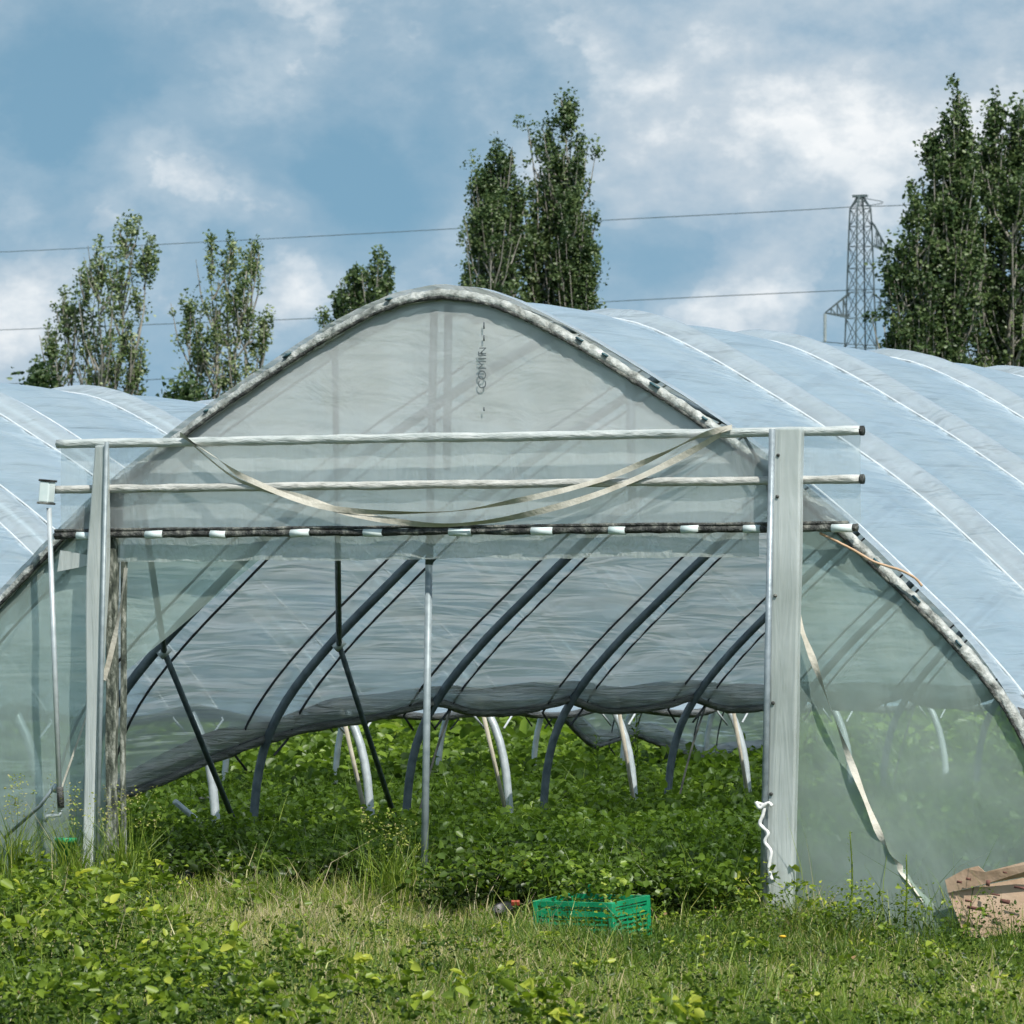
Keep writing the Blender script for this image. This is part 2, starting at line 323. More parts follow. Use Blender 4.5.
# thin bluish flap between the left post and the first hoop
sheet('left_gable_film', np.linspace(-3.99, -2.33, 60), lambda x: -.02, lambda x: min(gz(x), TUBEZ), lambda x, z: GY, M['side'], 60, amp=.02)
sheet('right_gable_film', np.linspace(2.2, 3.99, 70), lambda x: -.20-.08*math.exp(-((x-3.0)/.35)**2), lambda x: min(gz(x), TUBEZ),
      lambda x, z: GY-.10*max(0, 1-z/1.2)*math.exp(-((x-3.0)/.5)**2), M['side'], 60, amp=.02)
sheet('header_film', np.linspace(-2.62, 2.82, 120), lambda x: TUBEZ+.02, lambda x: 2.955, -.16, M['header'], 24, amp=.012)
sheet('side_curtain_film', np.linspace(-2.26, -1.30, 40), lambda x: float(np.interp(x, [-2.26, -2.02, -1.30], [1.48, 1.66, 2.2])), lambda x: 2.30, lambda x, z: .03, M['side'], 20, amp=.02)
# crinkled film wrapped round the gable hoop
p, q = prof(np.linspace(.2, PL-.2, 420))
pts = [(p[j, 0]+q[j, 0]*.028, -.06, p[j, 1]+q[j, 1]*.028) for j in range(len(p))]
MB().tube(pts, [.033+.010*nz(j*.07, 2)+.004*nz(j*.41, 8) for j in range(len(pts))], 12, wob=.3).build('arch_trim', M['crinkle'], T)
pts = [(p[j, 0]+q[j, 0]*.008, -.085, p[j, 1]+q[j, 1]*.008) for j in range(len(p))]
MB().tube(pts, [.013+.006*nz(j*.2, 5) for j in range(len(pts))], 6, wob=.5).build('arch_trim_cord', M['dark'], T)
# a darker layer just below the arch
M['darkfilm'] = film('dark_border_polythene', (.06, .075, .07), (.2, .22, .21), .35, .85, face=.1, trans=.3, gloss=.2, rough=.4, bump=.6, wr=(3, 1, 3), nscale=2.2)
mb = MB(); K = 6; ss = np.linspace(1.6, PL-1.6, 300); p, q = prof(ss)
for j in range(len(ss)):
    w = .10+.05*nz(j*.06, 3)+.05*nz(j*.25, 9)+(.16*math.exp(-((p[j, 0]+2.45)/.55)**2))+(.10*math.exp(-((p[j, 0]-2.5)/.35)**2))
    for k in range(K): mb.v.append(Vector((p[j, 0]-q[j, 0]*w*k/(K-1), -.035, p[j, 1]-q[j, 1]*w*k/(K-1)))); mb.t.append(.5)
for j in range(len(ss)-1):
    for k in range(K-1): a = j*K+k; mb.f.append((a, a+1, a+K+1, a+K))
mb.build('dark_film_border', M['darkfilm'], T)
for x_, sgn in ((.95, 1), (1.12, 1), (1.45, 1), (1.78, 1), (3.15, 1), (3.42, 1), (-.35, -1), (-1.05, -1), (-1.62, -1), (2.9, 1)):
    z_ = gz(x_)+.065; sl = math.atan2(gz(x_+.1)-gz(x_-.1), .2)
    MB().box((x_, -.075, z_-.002), (random.uniform(.03, .09), .06, .010), tint=.5, ry=-sl).build('repair_tape', M['blue'], T)
# posts
def lean(xb, xt, zb, zt, y, w, dpt, mat, name, parent=T, nseg=24, amp=.006, bev=.012):
    mb = MB(); 
    for i in range(nseg+1):
        t = i/nseg; z = zb+(zt-zb)*t; x = xb+(xt-xb)*t; ww = w(z) if callable(w) else w
        dx = amp*nz(z*1.3, xb, 7)
        for (a, b) in ((-.5, -.5), (.5, -.5), (.5, .5), (-.5, .5)):
            mb.v.append(Vector((x+dx+a*ww, y+b*dpt+amp*nz(z*2, a*4, b*4+3), z))); mb.t.append(.5)
    for i in range(nseg):
        for k in range(4): a = i*4+k; b = i*4+(k+1) % 4; mb.f.append((a, b, b+4, a+4))
    mb.f.append((3, 2, 1, 0)); n = nseg*4; mb.f.append((n, n+1, n+2, n+3))
    return mb.build(name, mat, parent, smooth=False, bevel=bev)
rp = lean(2.325, 2.395, -.2, 2.965, -.25, .175, .07, M['wrap'], 'door_post')
rp['label'] = 'broad pale film-wrapped post on the right of the doorway'
MB().tube([(2.228, -.29, -.2), (2.298, -.29, 2.96)], .020, 10).build('door_post_tube', M['galv'], T)
for z in (2.55, 1.95, 1.3, .75, 2.8):
    MB().tube([(2.27+z*.0235, -.284, z), (2.27+z*.0235, -.294, z)], .011, 8).build('screw', M['dark'], rp)
lp = lean(-2.385, -2.29, -.1, 2.93, -.23, lambda z: .085+.06*math.exp(-((z-2.1)/.6)**2)-.03*max(0, z-2.5), .06, M['wrap'], 'door_post')
lp['label'] = 'narrow pinched film-wrapped post on the left of the doorway'
MB().tube([(-2.305, -.275, -.1), (-2.232, -.275, 2.95)], .014, 8).build('door_post_tube', M['galvm'], T)
lean(-2.285, -2.275, -.1, TUBEZ-.02, -.10, .07, .06, M['oldpost'], 'door_jamb', amp=.012)
lean(-2.215, -2.205, -.1, 2.2, -.08, .035, .04, M['oldpost'], 'door_jamb', amp=.010)
lean(-2.27, -2.26, TUBEZ+.02, 2.72, -.07, .09, .03, M['fold'], 'door_jamb')
lean(2.20, 2.25, -.1, TUBEZ, -.06, .05, .05, M['galv'], 'door_jamb')
# centre pole, its lower part painted paler as if lit, and hanging bar
MB().tube([(-.122, .03, 2.16), (-.085, .02, 3.76)], .026, 10).build('upper_pole', M['hoop'], T)
MB().tube([(-.157, .028, -.05), (-.122, .028, 2.17)], .0235, 10).build('lower_pole', M['galvm'], T)
MB().tube([(-.01, .05, 2.75), (.01, .03, 3.79)], .028, 8).build('hanging_bar', M['hoop'], T)
MB().tube([(1.165, .25, 2.5), (1.145, .25, 3.35)], .03, 8).build('hanging_bar', M['hoop'], T)
# crossbars
def xbar(name, z, x0, x1, r, mat, y=-.19, wob=.10, seg=80):
    P = [(x0+(x1-x0)*i/seg, y, z+.006*nz(i*.12, z)) for i in range(seg+1)]
    return MB().tube(P, [r*(1+.18*nz(i*.35, z*3)) for i in range(seg+1)], 10, wob=wob).build(name, mat, T)
xbar('crossbar', 2.945, -2.63, 2.835, .030, M['barw'])
xbar('crossbar', 2.652, -2.65, 2.835, .027, M['bart'])
for z in (2.945, 2.652):
    MB().tube([(2.83, -.19, z), (2.85, -.19, z)], .031, 12).build('bar_end_cap', M['dark'], T)
xbar('roller_tube', TUBEZ-.005, -2.66, 2.80, .022, M['dark'], y=-.16, wob=.35)
xbar('roller_hose', TUBEZ+.026, -2.66, 2.74, .011, M['dark'], y=-.165, wob=.2)
for px in (84, 154, 218, 300, 373, 460, 542, 617, 690, 752, 842):
    c = ony(px, 533, -.17); w = random.uniform(.10, .15)
    MB().tube([(c[0]-w/2, -.163, TUBEZ-.006), (c[0]+w/2, -.163, TUBEZ-.006+random.uniform(-.006, .006))], .0262, 12).build('tube_clip', M['clip'], T)
# corner gusset of pale film under the tube at the far left
g = MB(); g.v = [Vector(v) for v in ((-2.64, -.13, 2.27), (-2.66, -.13, 2.13), (-2.36, -.13, 2.18), (-2.36, -.13, 2.22))]; g.t = [.5]*4; g.f = [(0, 1, 2, 3)]
g.build('film_patch', M['wrap'], T, smooth=False)
# wind braces: gable hoop -> inner hoop -> next foot
def strutp(a, b, r=.022, nm='wind_brace', parent=T): return MB().tube([a, b], r, 8).build(nm, M['hoop'], parent)
def node_on(n, zz, left=True, ins=.05):
    s = float(s_at_z(zz, left)); p, q = prof(np.array([s])); return (p[0, 0]-q[0, 0]*ins, n*L, p[0, 1]-q[0, 1]*ins)
n1 = node_on(1, 1.66); n2 = node_on(2, 1.72)
strutp(n1, (-2.16, .04, 2.70)); strutp(n2, (-.78, .04, 3.56))
strutp(n1, (-3.93, 2*L-.12, .12)); strutp(n2, (-3.93, 3*L-.15, .2))
for nn in (n1, n2):
    MB().tube([(nn[0]-.03, nn[1]-.01, nn[2]-.03), (nn[0]+.03, nn[1]+.01, nn[2]+.03)], .034, 10).build('pipe_clamp', M['galv2'], T)
m1 = node_on(1, 1.66, False); m2 = node_on(2, 1.72, False)
strutp(m2, (.9, .04, 3.46)); strutp(m1, (3.93, 2*L-.12, .12))
strutp((-3.86, 1*L+1.0, .0), (-3.55, 1*L+2.3, .1), .016)
# low bent pipe and a pale pole lying by the left wall
q0 = ong(190, 782, .35); q1 = ong(250, 830, .05)
po = MB().tube([(-4.18, 4.6, .55), (-3.95, 5.35, .08)], .022, 8).build('leaning_pole', M['galv2']); tag(po, 'short pale metal pole leaning in the leaves at the foot of the left wall', 'pole')
hb = ong(189, 838); hp = MB().tube(smoothpts([(hb[0]+rv[0]*u, hb[1]+rv[1]*u, z) for u, z in ((0, 0), (.0, .2), (.05, .32), (.15, .36), (.26, .31), (.32, .24))], 5), .014, 8).build('bent_pipe', M['dark'])
tag(hp, 'low black pipe hoop standing in the crop leaves beside the left wall', 'pipe')
# crank pole and gear box at the far left end of the tubes
ck = empty('crank_drive', (-2.64, -.3, .6)); tag(ck, 'white gear box on a long thin crank pole at the left end of the crossbar', 'crank')
gb = ony(47, 492, -.26); c0 = ony(49, 508, -.26); c1 = ony(60, 812, -.3)
def rel(p, o): return (p[0]-o.location.x, p[1]-o.location.y, p[2]-o.location.z)
MB().box(rel(gb, ck), (.072, .09, .135), ry=.09, tint=.5).build('gear_box', M['clip'], ck, smooth=False, bevel=.008)
for dz in (-.072, .072): MB().box(rel((gb[0]-dz*-.09, gb[1], gb[2]+dz), ck), (.085, .10, .014), ry=.09).build('gear_box_cap', M['dark'], ck, smooth=False, bevel=.003)
MB().tube([rel(c0, ck), rel(c1, ck)], .017, 10).build('crank_pole', M['galv2'], ck)
ca = ony(60, 787, -.3); cb = ony(61, 808, -.3)
MB().tube([rel(ca, ck), rel(cb, ck)], .023, 10).build('grip', M['dark'], ck)
MB().tube([rel(ony(*a_, -.3), ck) for a_ in ((61, 810), (60, 815), (47, 816), (45, 822))], .012, 8).build('crank_handle', M['galv2'], ck)
ar = MB().tube([ony(55, 786, -.24), ony(40, 806, -.2), ony(4, 838, -.12)], .012, 8).build('prop_rod', M['galv']); tag(ar, 'thin grey rod running from the crank handle down left into the weeds', 'rod')
br = MB().tube([rel(ony(57, 784, -.26), ck), rel(ony(54, 792, -.26), ck)], .018, 8).build('rod_joint', M['galv2'], ck)
# ------------------------------------------------------------------ straps and cords
def strap(name, px, Y, w, mat, label, tws=None, cat='strap', n=8):
    P = smoothpts([ony(x, y, Y(i) if callable(Y) else Y) for i, (x, y) in enumerate(px)], n)
    m = len(P); tw = [(tws(i/(m-1)) if tws else 0) for i in range(m)]
    o = MB().ribbon(P, w, tw).build(name, mat); return tag(o, label, cat)
M['strap'].use_backface_culling = False
strap('hanging_strap', [(180, 434), (215, 457), (250, 480), (330, 508), (440, 512), (520, 500), (600, 480), (660, 455), (700, 436), (732, 427)], -.235, .036, M['strap'],
      'upper cream strap drooping between the ends of the crossbars above the doorway', lambda t: .5+1.0*math.sin(t*17))
strap('hanging_strap', [(182, 436), (240, 481), (300, 497), (345, 512), (400, 522), (450, 525), (510, 518), (580, 500), (640, 477), (690, 452), (728, 430)], -.222, .04, M['strap'],
      'lower cream strap drooping nearly to the black roller tube', lambda t: .3+.8*math.sin(t*13+1))
strap('loose_strap', [(796, 560), (797, 612), (815, 665), (850, 760), (880, 835), (900, 868), (930, 905), (968, 935)], -.12, .042, M['strap'],
      'long twisted cream strap running down across the right film panel to the grass', lambda t: 1.25*math.sin(t*22))
strap('loose_strap', [(126, 568), (120, 610), (113, 645), (104, 680)], -.14, .035, M['strap'], 'short cream strap hanging beside the left door post', lambda t: .3+.5*math.sin(t*6))
strap('slack_cord', [(100, 672), (92, 700), (80, 735), (66, 775), (61, 790)], -.1, .014, M['strap'], 'thin slanting cord behind the crank pole, on the left film panel', None, 'cord')
def cord(name, px, Y, r, mat, label):
    P = smoothpts([ony(x, y, Y(i) if callable(Y) else Y) for i, (x, y) in enumerate(px)], 7)
    return tag(MB().tube(P, r, 7, wob=.3).build(name, mat), label, 'cord')
cord('tan_cord', [(820, 533), (850, 548), (875, 562), (900, 570), (915, 578), (922, 586)], -.15, .008, M['orange'], 'tan cord trailing from the right end of the roller tube onto the arch edge')
cord('dark_cord', [(744, 436), (752, 450), (762, 468), (768, 490), (770, 515)], -.15, .010, M['strapd'], 'dark cord looped down from the right crossbar end behind the pale post')
cord('white_string', [(757, 803), (764, 806), (763, 815), (760, 824), (768, 833), (765, 842), (771, 852), (769, 868), (772, 880)], -.33, .011, M['white'], 'white string knotted round the right door post')
cord('string_tail', [(756, 802), (760, 808), (768, 803), (772, 806)], -.335, .012, M['white'], 'small white knot of string at the edge of the right door post')
# lettering on the upper film
def text(body, px, Yv, size, mat, parent, name, rz=0):
    cu = bpy.data.curves.new(name, 'FONT'); cu.body = body; cu.size = size; cu.extrude = .0005
    o = bpy.data.objects.new(name, cu); col.objects.link(o); cu.materials.append(mat)
    p = ony(px[0], px[1], Yv); o.location = [float(a) for a in p]
    o.rotation_euler = (math.pi/2, -math.pi/2, 0) if rz == 0 else (math.pi/2, rz, 0)
    dg = bpy.context.evaluated_depsgraph_get(); me = bpy.data.meshes.new_from_object(o.evaluated_get(dg))
    ob = bpy.data.objects.new(name, me); col.objects.link(ob); ob.matrix_world = o.matrix_basis.copy(); ob.parent = parent
    bpy.data.objects.remove(o); return ob
text('COMIF', (486, 389), -.075, .078, M['ink'], T, 'printed_lettering')
text('N', (486, 355), -.075, .066, M['ink'], T, 'printed_lettering')
for (a, b) in ((322, 329), (335, 341), (407, 411)):
    pa, pb_ = ony(484, a, -.075), ony(484, b, -.075)
    MB().box((pa[0], -.075, (pa[2]+pb_[2])/2), (.010, .001, abs(pa[2]-pb_[2]))).build('printed_dash', M['ink'], T)
# ------------------------------------------------------------------ stakes and tied cords along the left flank
for n in range(3, 7):
    a = (-4.30, n*L-.35, 1.2); b = (-4.22, n*L+.25, .1)
    o = MB().tube([(-4.12-.02*n % .1, n*L-.75, 1.28), (-4.14, n*L-.18, .05)], .018, 6).build('support_stake', M['stake'])
    tag(o, 'pale thin stake slanting between the two tunnels beside a hoop foot', 'stake', 'stakes slanting along the left wall')
for n in (3, 5, 7):
    P = [(-3.8, n*L+.5, 1.2), (-3.86, n*L+.3, .8), (-3.9, n*L+.1, .35), (-3.92, n*L+.05, .05)]
    o = MB().tube(smoothpts(P, 5), .010, 5).build('hanging_rope', M['strapd']); tag(o, 'dark rope end hanging down from the rolled film beside a hoop foot', 'rope', 'dark ropes hanging along the left wall')
# ------------------------------------------------------------------ ground
gm = bpy.data.meshes.new('ground'); bm = bmesh.new()
xs = np.concatenate([np.linspace(-1500, -60, 12), np.linspace(-40, 40, 81), np.linspace(60, 1500, 12)])
ys = np.concatenate([np.linspace(-600, -60, 6), np.linspace(-40, 60, 101), np.linspace(80, 2500, 14)])
def gh(x, y):
    w = 1.0 if (abs(x) < 40 and abs(y) < 60) else 0
    h = .03*nz(x*.5, y*.5)+.02*nz(x*1.6, y*1.6)
    tl = -.028*max(-4, min(6, x))-.035-.10*max(0, min(1, x-2.3)) if -60 < y < 1.5 else 0
    return w*(h*.8+tl*(1 if y < -.5 else max(0, (1.5-y)/2)))-.01
gv = [[bm.verts.new((x, y, gh(x, y))) for y in ys] for x in xs]
for i in range(len(xs)-1):
    for j in range(len(ys)-1): bm.faces.new((gv[i][j], gv[i+1][j], gv[i+1][j+1], gv[i][j+1]))
for f in bm.faces: f.smooth = True
bm.to_mesh(gm); tag(link('ground', gm, M['soil']), kind='structure')
# ------------------------------------------------------------------ vegetation generators (numpy)
def leaves(P, size, tint, up=.6, asp=.55, fold=.25, drop=None):
    """P (n,3); two quads per leaf folded on the midrib -> V, Q"""
    n = len(P); az = rng.uniform(0, 2*np.pi, n); el = rng.normal(.1, .5, n)
    ax = np.stack([np.cos(az)*np.cos(el), np.sin(az)*np.cos(el), np.sin(el)], 1)
    rnd = rng.normal(0, 1, (n, 3)); rnd[:, 2] += up*3; rnd /= np.linalg.norm(rnd, axis=1)[:, None]
    sd = np.cross(ax, rnd); sd /= np.linalg.norm(sd, axis=1)[:, None]+1e-9; nm = np.cross(sd, ax)
    s = size[:, None]; w = s*asp*.5
    b = P; tip = P+ax*s-nm*s*.12
    l1 = P+ax*s*.28+sd*w+nm*s*fold*.5; l2 = P+ax*s*.68+sd*w*.85+nm*s*fold*.35
    r1 = P+ax*s*.28-sd*w+nm*s*fold*.5; r2 = P+ax*s*.68-sd*w*.85+nm*s*fold*.35
    V = np.stack([b, l1, l2, tip, r2, r1], 1).reshape(-1, 3)
    o = np.arange(n)[:, None]*6
    Q = np.concatenate([o+[0, 1, 2, 3], o+[0, 3, 4, 5]], 0)
    return V, Q, np.repeat(tint, 6)
def blades(P, h, w, bend, tint):
    n = len(P); az = rng.uniform(0, 2*np.pi, n); ba = rng.uniform(0, 2*np.pi, n)
    sd = np.stack([np.cos(az), np.sin(az), 0*az], 1)*w[:, None]*.5
    bd = np.stack([np.cos(ba), np.sin(ba), 0*ba], 1)*(bend*h)[:, None]
    z = np.zeros((n, 3)); z[:, 2] = h
    b0, b1 = P-sd, P+sd; m0, m1 = P-sd*.8+z*.55+bd*.3, P+sd*.8+z*.55+bd*.3
    t0 = P+z*(1-.35*bend[:, None]**2)+bd-sd*.1; t1 = t0+sd*.2
    V = np.stack([b0, b1, m1, m0, t1, t0], 1).reshape(-1, 3); o = np.arange(n)[:, None]*6
    Q = np.concatenate([o+[0, 1, 2, 3], o+[3, 2, 4, 5]], 0); return V, Q, np.repeat(tint, 6)
def merge(parts):
    Vs, Qs, Ts = [], [], []; o = 0
    for V, Q, t in parts: Vs.append(V); Qs.append(Q+o); Ts.append(t); o += len(V)
    return np.concatenate(Vs), np.concatenate(Qs), np.concatenate(Ts)
def vnoise(x, y, f, seed=0):
    """cheap smooth value noise"""
    g = np.random.default_rng(seed).random((64, 64)); X = x*f+17.3; Y_ = y*f+5.1
    xi = np.floor(X).astype(int); yi = np.floor(Y_).astype(int); fx = X-xi; fy = Y_-yi; fx = fx*fx*(3-2*fx); fy = fy*fy*(3-2*fy)
    a = g[xi % 64, yi % 64]; b = g[(xi+1) % 64, yi % 64]; c = g[xi % 64, (yi+1) % 64]; d_ = g[(xi+1) % 64, (yi+1) % 64]
    return (a*(1-fx)+b*fx)*(1-fy)+(c*(1-fx)+d_*fx)*fy
def view_samples(n, dmin, dmax, pxl=-160, pxr=1190, power=1.0):
    """ground points within the wedge of ground in front of the camera, even density"""
    dep = np.sqrt(rng.uniform(dmin**2, dmax**2, n)) if power == 1 else dmin+(dmax-dmin)*rng.random(n)**power
    lat = (rng.uniform(pxl, pxr, n)-512)/F*dep
    P = CAM[None, :]+dep[:, None]*dv+lat[:, None]*rv; P[:, 2] = 0; return P
def px_of(P):
    q = P-CAM; dd = q@fw; return np.stack([512+F*(q@rv)/dd, 512-F*(q@upv)/dd], 1)
ghv = lambda P: np.array([gh(a, b) for a, b in P[:, :2]])
# --- grass in front (depth 23..39.5)
P = view_samples(400000, 23, 40.5)
P = P[(P[:, 1] < .9)]
nn1 = vnoise(P[:, 0], P[:, 1], 2.2, 1); nn2 = vnoise(P[:, 0], P[:, 1], .7, 2); nn3 = vnoise(P[:, 0], P[:, 1], 7, 3)
keep = rng.random(len(P)) < .35+.65*nn1; P = P[keep]; nn1, nn2, nn3 = nn1[keep], nn2[keep], nn3[keep]
px = px_of(P)
dry = np.exp(-((px[:, 0]-370)/190)**2-((px[:, 1]-935)/30)**2)*1.0+.45*np.exp(-((px[:, 0]-760)/110)**2-((px[:, 1]-935)/22)**2)
dry = np.clip(.62*dry+.55*(nn2-.5)+.3*(nn3-.5), 0, 1)
bases = P.copy(); bases[:, 2] = ghv(P)
nearpost = np.exp(-((P[:, 1]+.15)/.45)**2)
h = (.05+.20*nn1*nn3+.06*rng.random(len(P)))*(1-.35*dry)*(1+1.3*nearpost*nn3)
h *= np.where(rng.random(len(P)) < .03, 2.2, 1)
cool = np.exp(-((px[:, 0]-420)/220)**2-((px[:, 1]-1000)/50)**2)
tint = np.clip(.10+.34*nn2+.16*nn3+.26*(rng.random(len(P))-.5)-.12*cool+np.where(rng.random(len(P)) < dry*.85+.07, .32+.3*rng.random(len(P)), 0), 0, 1)
parts = [blades(bases, h, rng.uniform(.004, .009, len(P)), rng.uniform(.1, 1.0, len(P)), tint)]
V, Q, t_ = merge(parts); tag(np_mesh('grass', V, Q, t_, M['grass']), 'rough green and straw coloured grass covering the foreground', 'grass', kind='stuff')
# --- sparse grass elsewhere round the tunnels
n = 60000; P = np.stack([rng.uniform(-18, 22, n), rng.uniform(-26, 3, n), np.zeros(n)], 1); pp = px_of(P)
P = P[((pp[:, 0] < -160) | (pp[:, 0] > 1190) | (pp[:, 1] > 1040)) & (np.linalg.norm(P[:, :2]-CAM[:2], axis=1) > 6) & ((np.abs(P[:, 0]) > 4.2) | (P[:, 1] < 0))]; P[:, 2] = ghv(P)
V, Q, t_ = blades(P, rng.uniform(.08, .2, len(P)), rng.uniform(.015, .03, len(P)), rng.uniform(.1, .9, len(P)), rng.uniform(.2, .6, len(P)))
tag(np_mesh('grass', V, Q, t_, M['grass']), 'thin rough grass further out on both sides of the foreground', 'grass', kind='stuff')
# --- crop leaves inside and beyond the tunnels
def crop_patch(npl, dmin, dmax, nl, lsz, mask, hgt):
    C_ = view_samples(npl, dmin, dmax); C_ = C_[mask(C_)]; m = len(C_)
    hp_ = hgt*(.65+.6*vnoise(C_[:, 0], C_[:, 1], .9, 5))*(.85+.3*rng.random(m))
    rr = .20+.12*rng.random(m)
    ph = np.repeat(np.arange(m), nl); k = len(ph)
    a = rng.uniform(0, 2*np.pi, k); r_ = np.sqrt(rng.random(k))*rr[ph]; zf = rng.random(k)**.6
    Z = hp_[ph]*zf*(1-.45*(r_/rr[ph])**2)
    P = np.stack([C_[ph, 0]+np.cos(a)*r_, C_[ph, 1]+np.sin(a)*r_, Z], 1)
    pt = rng.random(m); near = np.exp(-((P[:, 1]-1.0)/2.2)**2); t = .10+.50*zf*zf-.28*near*(vnoise(P[:, 0], P[:, 1], 1.3, 12)+.25)+.35*(pt[ph]-.5)*pt[ph]+.18*(vnoise(P[:, 0], P[:, 1], .8, 31)-.5)+.22*(rng.random(k)-.5)+.15*vnoise(P[:, 0], P[:, 1], .5, 9)-.06  # header's shadow on the front plants painted in as darker tints
    return leaves(P, rng.uniform(lsz*.6, lsz*1.3, k), np.clip(t, 0, 1), up=.7, asp=.75)
inside = lambda C_: (C_[:, 1] > np.where(np.abs(C_[:, 0]) < 2.1, np.where(C_[:, 0] > .25, -1.35, .15)+.6*vnoise(C_[:, 0], C_[:, 1], 2.0, 77), .25)) & ((np.abs(C_[:, 0]) < 3.9) | (C_[:, 1] > 1.5))
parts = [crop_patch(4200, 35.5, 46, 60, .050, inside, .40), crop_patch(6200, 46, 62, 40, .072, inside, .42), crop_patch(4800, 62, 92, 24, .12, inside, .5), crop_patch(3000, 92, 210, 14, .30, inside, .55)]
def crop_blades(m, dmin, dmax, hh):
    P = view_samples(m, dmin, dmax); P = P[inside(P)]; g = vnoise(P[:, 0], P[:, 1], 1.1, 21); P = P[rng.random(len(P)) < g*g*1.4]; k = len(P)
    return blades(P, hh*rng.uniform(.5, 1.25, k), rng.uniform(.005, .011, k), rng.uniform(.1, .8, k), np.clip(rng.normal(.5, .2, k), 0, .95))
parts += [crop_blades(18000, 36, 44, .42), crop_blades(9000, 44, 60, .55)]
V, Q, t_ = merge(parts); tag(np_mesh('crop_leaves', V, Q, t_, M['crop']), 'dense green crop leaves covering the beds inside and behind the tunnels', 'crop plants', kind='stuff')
n = 40000; P = np.stack([rng.uniform(-30, 30, n), rng.uniform(1, 45, n), rng.uniform(.05, .4, n)], 1); pp = px_of(P); P = P[((pp[:, 0] < -160) | (pp[:, 0] > 1190))]
V, Q, t_ = leaves(P, rng.uniform(.2, .32, len(P)), rng.uniform(.1, .8, len(P)), up=.9, asp=.8)
tag(np_mesh('crop_leaves', V, Q, t_, M['crop']), 'crop leaves in the beds further out to both sides', 'crop plants', kind='stuff')
# --- leafy weeds in the foreground: thick at the lower left, scattered along the bottom and the film
def weeds(spec, mat, name, label):
    parts = []
    for (cx_, cy_, sx, sy, m, hh, ls) in spec:
        X = rng.normal(cx_, sx, m); Yp = rng.normal(cy_, sy, m); Yp = np.clip(Yp, 845, 1090)
        base = np.array([ong(a, b) for a, b in zip(X, Yp)]); ok = (base[:, 1] < -.3); base = base[ok]; m = len(base)
        if not m: continue
        nl = 22; ph = np.repeat(np.arange(m), nl); k = len(ph); cl_ = vnoise(base[:, 0], base[:, 1], 1.6, 41)
        hs = hh*(.25+1.1*cl_)*rng.uniform(.5, 1.2, m); ln = rng.normal(0, .25, (m, 2)); zf = rng.random(k)**.7
        P = base[ph].copy(); P[:, 0] += ln[ph, 0]*zf*hs[ph]+rng.normal(0, .035, k); P[:, 1] += ln[ph, 1]*zf*hs[ph]+rng.normal(0, .035, k); P[:, 2] = .02+zf*hs[ph]
        pt = rng.random(m); t = -.04+.62*zf+.6*(pt[ph]-.5)+.25*(rng.random(k)-.5)  # self-shading painted into the tints: lower leaves darker
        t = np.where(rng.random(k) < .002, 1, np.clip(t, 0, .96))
        parts.append(leaves(P, rng.uniform(.4, 1.2, k)*(.6+.9*(pt[ph]**2))*ls, t, up=.5, asp=.6))
    V, Q, t_ = merge(parts); return tag(np_mesh(name, V, Q, t_, mat), label, 'weeds', kind='stuff')
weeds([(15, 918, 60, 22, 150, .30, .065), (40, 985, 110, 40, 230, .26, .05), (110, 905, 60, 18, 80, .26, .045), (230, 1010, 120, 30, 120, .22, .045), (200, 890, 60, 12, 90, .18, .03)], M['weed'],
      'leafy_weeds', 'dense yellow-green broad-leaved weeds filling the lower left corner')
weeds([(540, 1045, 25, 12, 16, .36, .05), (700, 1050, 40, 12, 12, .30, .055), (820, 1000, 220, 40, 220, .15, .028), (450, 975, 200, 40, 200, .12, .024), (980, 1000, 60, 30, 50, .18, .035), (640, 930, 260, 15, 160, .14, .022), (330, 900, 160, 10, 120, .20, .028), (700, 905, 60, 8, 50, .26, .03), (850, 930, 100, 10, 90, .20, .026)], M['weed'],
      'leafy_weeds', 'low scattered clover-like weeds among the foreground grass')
# --- tall grass tufts: individual things
tufts = [((392, 898), .55, 90, 'tall pale green grass tuft left of the centre pole'), ((455, 900), .32, 70, 'grass tuft just right of the centre pole foot'),
         ((265, 893), .26, 110, 'low bright green tuft in front of the left crop'), ((125, 880), .62, 80, 'tall seeding grass around the left door post'),
         ((75, 868), .60, 70, 'tall wispy grass in front of the left film panel below the crank handle'), ((15, 858), .66, 60, 'tall wispy grass at the left edge of the picture'),
         ((735, 905), .30, 80, 'grass tuft left of the right door post'), ((700, 900), .40, 70, 'grass tuft to the right of the green crate'),
         ((830, 925), .28, 90, 'grass tuft in front of the right film panel near the post'), ((940, 950), .22, 80, 'grass tuft below the end of the twisted strap'),
         ((1005, 935), .26, 80, 'grass tuft in front of the cardboard box'), ((850, 1010), .30, 40, 'long bladed grass tuft in the lower right foreground'), ((340, 905), .3, 60, 'dry straw coloured tuft between the bright tuft and the centre pole')]
